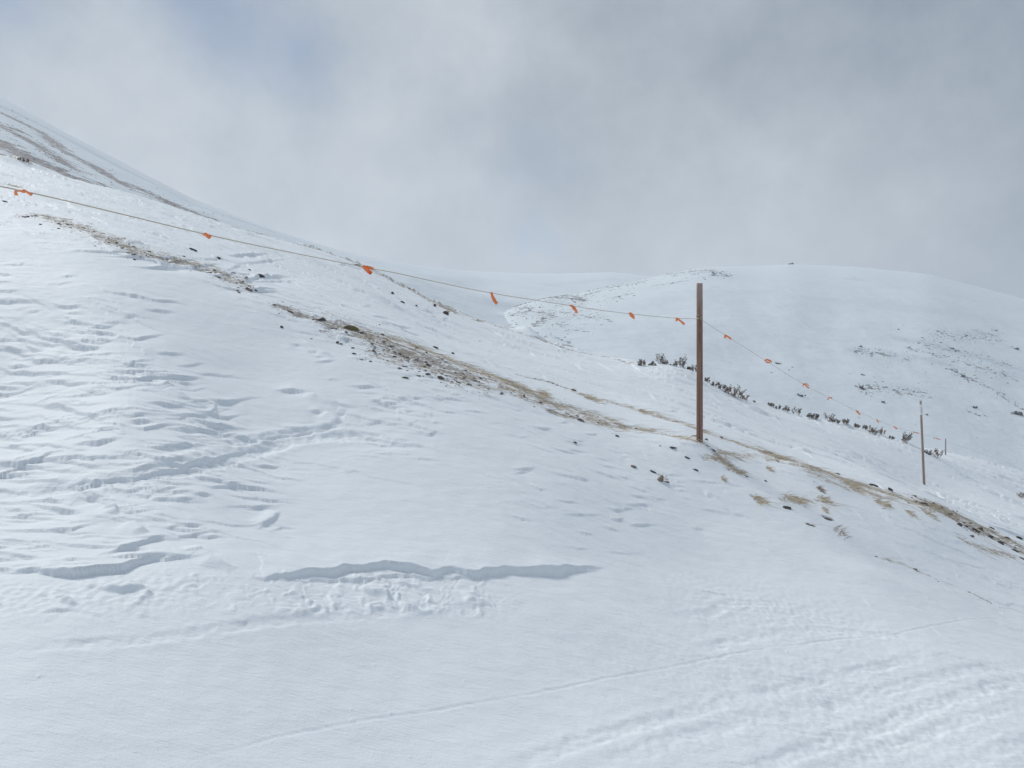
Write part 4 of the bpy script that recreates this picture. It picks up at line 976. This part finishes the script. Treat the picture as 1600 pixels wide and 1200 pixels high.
# ------------------------------------------------------------------ ribbons tied on the rope
def nearest(px):
    best = min(path, key=lambda p: abs(800 + F * p.x / p.y - px)); return best
FLAGS = [  # anchor column, tails as (dx, dy) photo px from the rope knot with width, label
    (36, [([(-1, -1), (-5, -1.5), (-10, 0), (-12.5, 6)], 5.2), ([(-1, -1), (4, .5), (8, 3), (12, 5)], 4.2)], 'orange ribbon arched over the rope at the far left, nearest to the camera'),
    (321, [([(0, 0), (4, 1.5), (9, 3.5)], 4), ([(-1, 0), (3, 3.5), (7.5, 6.5)], 3.2), ([(0, -1), (-2.5, 2)], 3)], 'small forked orange ribbon, second on the rope from the left'),
    (566, [([(0, 0), (5, 4), (11, 9), (13.5, 11)], 6), ([(0, -1), (7, .5), (17, 3.5)], 5)], 'widest orange ribbon, spread like an open beak over the second crest'),
    (768, [([(0, -1), (1.5, 5), (4.5, 11), (9, 17)], 5.2)], 'long single orange ribbon hanging down below the rope midway to the post'),
    (892, [([(0, -1), (4, 2), (8, 7), (10, 11)], 4.4), ([(1, 0), (7, 5)], 4)], 'orange ribbon fanned downwards, third from the tall post on its left'),
    (984, [([(-1, -1), (3, 1), (7, 5)], 4), ([(0, 0), (3, 4), (8, 8)], 3)], 'short stubby orange ribbon, second from the tall post on its left'),
    (1057, [([(0, -1), (0, 5)], 3), ([(0, 0), (5, 3.5), (12, 10)], 3.2)], 'orange ribbon with one long slanting tail just left of the tall post'),
    (1133, [([(0, 0), (0, 5)], 3.2), ([(0, 0), (5, 3), (11, 6)], 3)], 'orange ribbon just right of the tall post with a short stub and a slanting tail'),
    (1195, [([(0, 0), (4, -1), (9, 1), (12, 3.5)], 2.8), ([(0, 0), (3, 3), (8, 3.5)], 2.2)], 'looped orange ribbon, second to the right of the tall post'),
    (1255, [([(-1, -1), (3, 2), (8, 7)], 2.2), ([(0, 0), (5, 0), (10, 3)], 1.8), ([(0, 0), (0, 4)], 1.6)], 'thin forked orange ribbon, third to the right of the tall post'),
    (1295, [([(0, 0), (-2, 4)], 1.8), ([(0, -.5), (4, 1), (6, 2.5)], 1.8)], 'small orange ribbon bent like a hook, fourth to the right of the tall post'),
    (1338, [([(-1, -1), (2, 2), (5, 6)], 2.2), ([(0, 0), (4, 1)], 1.8)], 'small drooping orange ribbon, fifth to the right of the tall post'),
    (1370, [([(-1, -1), (1.5, 2), (4, 4.5)], 2)], 'tiny orange ribbon above the twiggy tan shrub'),
    (1397, [([(-1, -.5), (2, 2), (5, 4)], 2)], 'tiny orange ribbon just left of the bushiest shrub'),
    (1431, [([(-3, -.5), (0, .5), (4, 1)], 1.3)], 'faint orange wrap on the rope touching the thin sign post'),
    (1464, [([(-3, -1), (0, .5), (4, 2)], 1.4)], 'faint orange wrap on the rope between the sign post and the tiny far stake')]
for i, (px, tails, lab) in enumerate(FLAGS):
    p = nearest(px); k = p.y / F; r = random.Random(60 + i)
    root = empty('flag_ribbon', p); tag(root, lab, 'ribbon', 'orange ribbons tied along the rope')
    bm = bmesh.new(); bmesh.ops.create_uvsphere(bm, u_segments=10, v_segments=7, radius=1)
    for v in bm.verts: v.co = Vector((v.co.x * .011 * (1.3 if p.y < 12 else 1), v.co.y * .008, v.co.z * .0085)) * (1 + .12 * math.sin(7 * v.co.z + 5 * v.co.x))
    me = bpy.data.meshes.new('knot'); bm.to_mesh(me); bm.free(); link('knot', me, M_FLAG, root)
    for tl, wpx in tails:
        pts = smooth_path([Vector((a * k, (r.uniform(-.5, .5) * (1 + abs(a))) * k * .8, -b * k)) for a, b in tl], 7)
        w = wpx * k * .5; Vs = []; Fs = []; nn = len(pts); ac = 7
        for s, q in enumerate(pts):
            d = (pts[min(s + 1, nn - 1)] - pts[max(s - 1, 0)]).normalized(); f = s / (nn - 1)
            sd = Vector((-d.z, 0, d.x)); sd = (sd if sd.length > .05 else Vector((1, 0, 0))).normalized(); nv = d.cross(sd).normalized()
            tw = .5 * math.sin(3.2 * f + i); sd2 = sd * math.cos(tw) + nv * math.sin(tw); nv2 = nv * math.cos(tw) - sd * math.sin(tw)
            ww = w * (.55 + .45 * min(1, f * 3)) * (1 + .1 * math.sin(9 * f + i))
            for side in (1, -1):
                for c in range(ac):
                    g_ = c / (ac - 1) * 2 - 1
                    Vs.append(q + sd2 * ww * g_ + nv2 * (.28 * ww * math.sin(2.4 * g_ + 4 * f + i) + side * .0006))
        row = 2 * ac
        for s in range(nn - 1):
            for side in (0, 1):
                for c in range(ac - 1):
                    a0 = s * row + side * ac + c; q4 = (a0, a0 + 1, a0 + row + 1, a0 + row); Fs.append(q4 if side == 0 else q4[::-1])
            Fs.append((s * row, s * row + row, s * row + row + ac, s * row + ac)); Fs.append((s * row + ac - 1, s * row + 2 * ac - 1, s * row + row + 2 * ac - 1, s * row + row + ac - 1))
        link('ribbon_tail', mesh_np('ribbon_tail', np.array([v[:] for v in Vs]), np.array(Fs)), M_FLAG, root)

# ------------------------------------------------------------------ specks of scrub and rock on the far slopes
def blob_mesh(w, h, seed):
    bm = bmesh.new(); r = random.Random(seed)
    for _ in range(26):
        mt = Matrix.Translation((r.gauss(0, .3) * w, r.gauss(0, .3) * w, abs(r.gauss(.3, .28)) * h)) @ Matrix.Rotation(r.uniform(0, 6), 4, (r.random(), r.random(), r.random() + .1)) @ Matrix.Diagonal((w * r.uniform(.1, .22), w * r.uniform(.1, .22), h * r.uniform(.1, .3), 1))
        bmesh.ops.create_icosphere(bm, subdivisions=1, radius=1, matrix=mt)
    me = bpy.data.meshes.new('far_bush'); bm.to_mesh(me); bm.free(); return me
FAR = [(1251, 619, 13, 6, 'long low grey bush on the far slope above the drift, right of the tall post'), (1345, 607, 8, 7, 'round grey bush on the far slope above the rope, left of the sign post'),
       (1214, 568, 8, 4, 'dark speck of scrub on the far slope just right of the looped ribbon'), (1348, 586, 6, 3, 'small dark speck on the far slope above the round grey bush'), (1345, 542, 7, 4, 'pair of specks high on the far slope above the round bush'),
       (1588, 546, 7, 5, 'round dark bush on the far slope near the right edge'), (1522, 637, 10, 5, 'dark bush on the far slope right of the sign post'), (1447, 648, 7, 3, 'small dark bush just right of the white sign'),
       (1380, 629, 10, 4, 'low scrub on the far slope left of the white sign'), (1487, 545, 8, 3, 'thin scrub patch in the middle of the dark streaks on the far slope'), (1465, 518, 4, 3, 'highest lone speck on the far slope above the streaks'),
       (1404, 515, 4, 2.5, 'lone speck on the far slope level with the rope knot of the tall post'), (1556, 517, 5, 3, 'lone speck above the right end of the far streaks'), (1236, 413, 9, 3.5, 'low rock pile on the summit of the far hill'), (1505, 589, 11, 5, 'rocky scrub at the upper end of the dark far streak'), (1590, 648, 16, 6, 'arched scrub on a drift edge at the right edge of the photo')]
for i, (px, py, wpx, hpx, lab) in enumerate(FAR):
    c = HILL.hit(px, py); k = c.y / F
    o = link('far_bush' if 'rock pile' not in lab else 'rock_pile', blob_mesh(wpx * k * .75, hpx * k * .85, 40 + i), M_SCRUB, loc=c - Vector((0, 0, .1)))
    tag(o, lab, 'bush' if 'rock pile' not in lab else 'rock pile', 'bushes on the far slope' if 'rock pile' not in lab else None)
Vs = []; Fs = []; off = 0; r = random.Random(5)
tmp = rock_mesh('tmp', 1, 1, .7, 4, 8, 1); TV = np.array([v.co[:] for v in tmp.vertices]); TF = np.array([p.vertices[:] for p in tmp.polygons]); bpy.data.meshes.remove(tmp)
def speck(S, px, py, s):
    global off
    c = S.hit(px, py); k = c.y / F
    V = TV * np.array([s * k * r.uniform(.6, 1.6), s * k * .8, s * k * r.uniform(.4, .8)]) + np.array(c); Vs.append(V); Fs.append(TF + off); off += len(V)
for pts, hw, st in HSTR:
    L = sum(math.hypot(b[0] - a[0], b[1] - a[1]) for a, b in zip(pts, pts[1:]))
    for _ in range(int(L * hw * .42 * st)):
        j = r.randrange(len(pts) - 1); t = r.random(); a, b = pts[j], pts[j + 1]
        speck(HILL, a[0] + t * (b[0] - a[0]) + r.gauss(0, hw * .8), a[1] + t * (b[1] - a[1]) + r.gauss(0, hw * .55), min(1.8, .42 * r.paretovariate(2.4)))
for _ in range(170): speck(HILL, r.uniform(1200, 1600), r.uniform(500, 690), min(1.6, .4 * r.paretovariate(2.2)))
for _ in range(420): speck(HILL, r.gauss(850, 60), r.gauss(485, 22), min(1.5, .38 * r.paretovariate(2.4)))
for pts in ([(0, 176), (60, 204), (100, 235), (170, 275)], [(0, 195), (30, 212), (70, 235), (110, 262)], [(0, 222), (40, 245), (80, 264), (150, 297)], [(90, 262), (150, 300), (190, 316)], [(195, 284), (280, 322), (345, 346)], [(0, 205), (100, 260), (200, 310)], [(160, 282), (240, 318), (330, 346)]):
    for _ in range(170):
        j = r.randrange(len(pts) - 1); t = r.random(); a, b = pts[j], pts[j + 1]
        speck(MTN, a[0] + t * (b[0] - a[0]) + r.gauss(0, 8), a[1] + t * (b[1] - a[1]) + r.gauss(0, 5), min(1.5, .4 * r.paretovariate(2.4)))
tag(link('far_scrub', mesh_np('far_scrub', np.concatenate(Vs), np.concatenate(Fs), False), M_SCRUB), 'scattered scrub and stones on the far snowy slopes', 'scrub', kind='stuff')

# ------------------------------------------------------------------ sky: thin sun through moving cloud
SUN_AZ, SUN_EL = math.radians(-47), math.radians(47)
sd = Vector((math.sin(SUN_AZ) * math.cos(SUN_EL), math.cos(SUN_AZ) * math.cos(SUN_EL), math.sin(SUN_EL)))
wd = bpy.data.worlds.new('World'); SC.world = wd; wd.use_nodes = True
nt = wd.node_tree; bg = nt.nodes['Background']; bg.inputs['Strength'].default_value = .1
sky = N(nt, 'ShaderNodeTexSky', sky_type='NISHITA', sun_disc=False); sky.sun_elevation = SUN_EL; sky.sun_rotation = SUN_AZ; sky.altitude = 2500; sky.air_density = 1.0; sky.dust_density = 1.5
dirv = N(nt, 'ShaderNodeTexCoord').outputs['Generated']
def vm(op, a, b_=None, scale=None):
    n_ = nt.nodes.new('ShaderNodeVectorMath'); n_.operation = op
    for i, v in enumerate((a, b_)):
        if v is None: continue
        if isinstance(v, (tuple, list, Vector)): n_.inputs[i].default_value = tuple(v)
        else: nt.links.new(v, n_.inputs[i])
    if scale is not None: n_.inputs['Scale'].default_value = scale
    return n_
def ncol(scale, detail, rough):
    n_ = N(nt, 'ShaderNodeTexNoise'); n_.inputs['Scale'].default_value = scale; n_.inputs['Detail'].default_value = detail; n_.inputs['Roughness'].default_value = rough
    nt.links.new(dirv, n_.inputs['Vector']); return n_
w1 = vm('SUBTRACT', ncol(5, 6, .55).outputs['Color'], (.5, .5, .5)); w1s = vm('SCALE', w1.outputs[0], scale=.26)
warp = vm('ADD', dirv, w1s.outputs[0]).outputs[0]
def gauss(px, py, sig):
    d0 = Vector((U(px), 1, E(py))).normalized()
    dist = vm('DISTANCE', warp, d0).outputs['Value']
    q = math_(nt, 'MULTIPLY', math_(nt, 'MULTIPLY', dist, dist), -1 / sig ** 2)
    return math_(nt, 'POWER', math.e, q)
CL = [(50, 110, 1.05), (-100, 40, .5), (10, 5, .35), (330, 15, .12), (220, 85, .9), (455, 40, .75), (620, 130, .98), (250, 220, .95), (460, 130, .76), (500, 260, .92), (700, 350, .86), (900, 60, .66), (1100, 30, .46),
      (1000, 130, .47), (1200, 200, .38), (1090, 230, .34), (1400, 100, .27), (1600, 40, .1), (890, 260, .45), (1370, 280, .68), (1540, 190, .42), (1170, 330, .85), (1050, 370, .95), (870, 330, .74), (1300, 370, .62), (1580, 400, .24), (780, 190, .66), (800, 400, .8), (950, 320, .5)]
num = None; den = None
for px, py, t in CL:
    g_ = gauss(px, py, .095); gt = math_(nt, 'MULTIPLY', g_, t)
    num = gt if num is None else math_(nt, 'ADD', num, gt); den = g_ if den is None else math_(nt, 'ADD', den, g_)
num = math_(nt, 'ADD', num, .012 * .36); den = math_(nt, 'ADD', den, .012)
cov = math_(nt, 'DIVIDE', num, den)
fine = math_(nt, 'MULTIPLY', math_(nt, 'SUBTRACT', ncol(7, 9, .62).outputs['Fac'], .5), .85)
cov = math_(nt, 'ADD', cov, fine, True)
CK = 10.0
cloud = mix_(nt, cov, (.178 * CK, .232 * CK, .3 * CK, 1), (.575 * CK, .624 * CK, .68 * CK, 1))
# brighter cloud round the hidden sun, above the frame
ds = vm('DISTANCE', dirv, sd).outputs['Value']
glow = math_(nt, 'POWER', math.e, math_(nt, 'MULTIPLY', math_(nt, 'MULTIPLY', ds, ds), -1 / .33 ** 2))
glow = math_(nt, 'ADD', math_(nt, 'MULTIPLY', glow, .25), 1.0)
cl2 = vm('SCALE', cloud); nt.links.new(glow, cl2.inputs['Scale'])
# thin places where blue shows through
blue = None
for px, py, s, a in ((330, 20, .075, .42), (0, 0, .05, .5), (868, 405, .035, .4), (420, 105, .06, .2), (820, 240, .06, .2)):
    g_ = math_(nt, 'MULTIPLY', gauss(px, py, s), a); blue = g_ if blue is None else math_(nt, 'ADD', blue, g_, True)
skyc = vm('SCALE', sky.outputs[0], scale=1.0)
nt.links.new(mix_(nt, blue, cl2.outputs[0], skyc.outputs[0]), bg.inputs['Color'])

sun = bpy.data.lights.new('sun', 'SUN'); sun.energy = 2.15; sun.angle = math.radians(13); sun.color = (1, .985, .93)
so = bpy.data.objects.new('sun', sun); COL.objects.link(so); so.rotation_euler = (-sd).to_track_quat('-Z', 'Y').to_euler(); so.location = sd * 50

HAZE = .00045
if HAZE:
    bm = bmesh.new(); bmesh.ops.create_cube(bm, size=1)
    for v in bm.verts: v.co = Vector((150 + v.co.x * 1900, 300 + v.co.y * 1960, 66 + v.co.z * 250))
    me = bpy.data.meshes.new('haze'); bm.to_mesh(me); bm.free()
    m = bpy.data.materials.new('mountain_haze'); m.use_nodes = True; m.node_tree.nodes.clear()
    o_ = m.node_tree.nodes.new('ShaderNodeOutputMaterial'); v_ = m.node_tree.nodes.new('ShaderNodeVolumePrincipled')
    v_.inputs['Color'].default_value = (.93, .96, 1, 1); v_.inputs['Density'].default_value = HAZE
    m.node_tree.links.new(v_.outputs[0], o_.inputs['Volume'])
    hz = link('haze', me, m); tag(hz, 'thin pale haze in the mountain air', 'haze', kind='stuff')

# ------------------------------------------------------------------ camera and picture
cam = bpy.data.cameras.new('camera'); cam.sensor_width = 36; cam.lens = 36 * F / 1600; cam.clip_start = .05; cam.clip_end = 20000
co = bpy.data.objects.new('camera', cam); COL.objects.link(co); co.location = (0, 0, 0); co.rotation_euler = (math.radians(90), 0, 0); SC.camera = co
SC.render.engine = 'CYCLES'; SC.cycles.use_denoising = True; SC.cycles.max_bounces = 6; SC.cycles.diffuse_bounces = 4; SC.cycles.volume_bounces = 2
SC.view_settings.view_transform = 'Standard'; SC.view_settings.look = 'None'; SC.view_settings.exposure = .03; SC.view_settings.gamma = 1
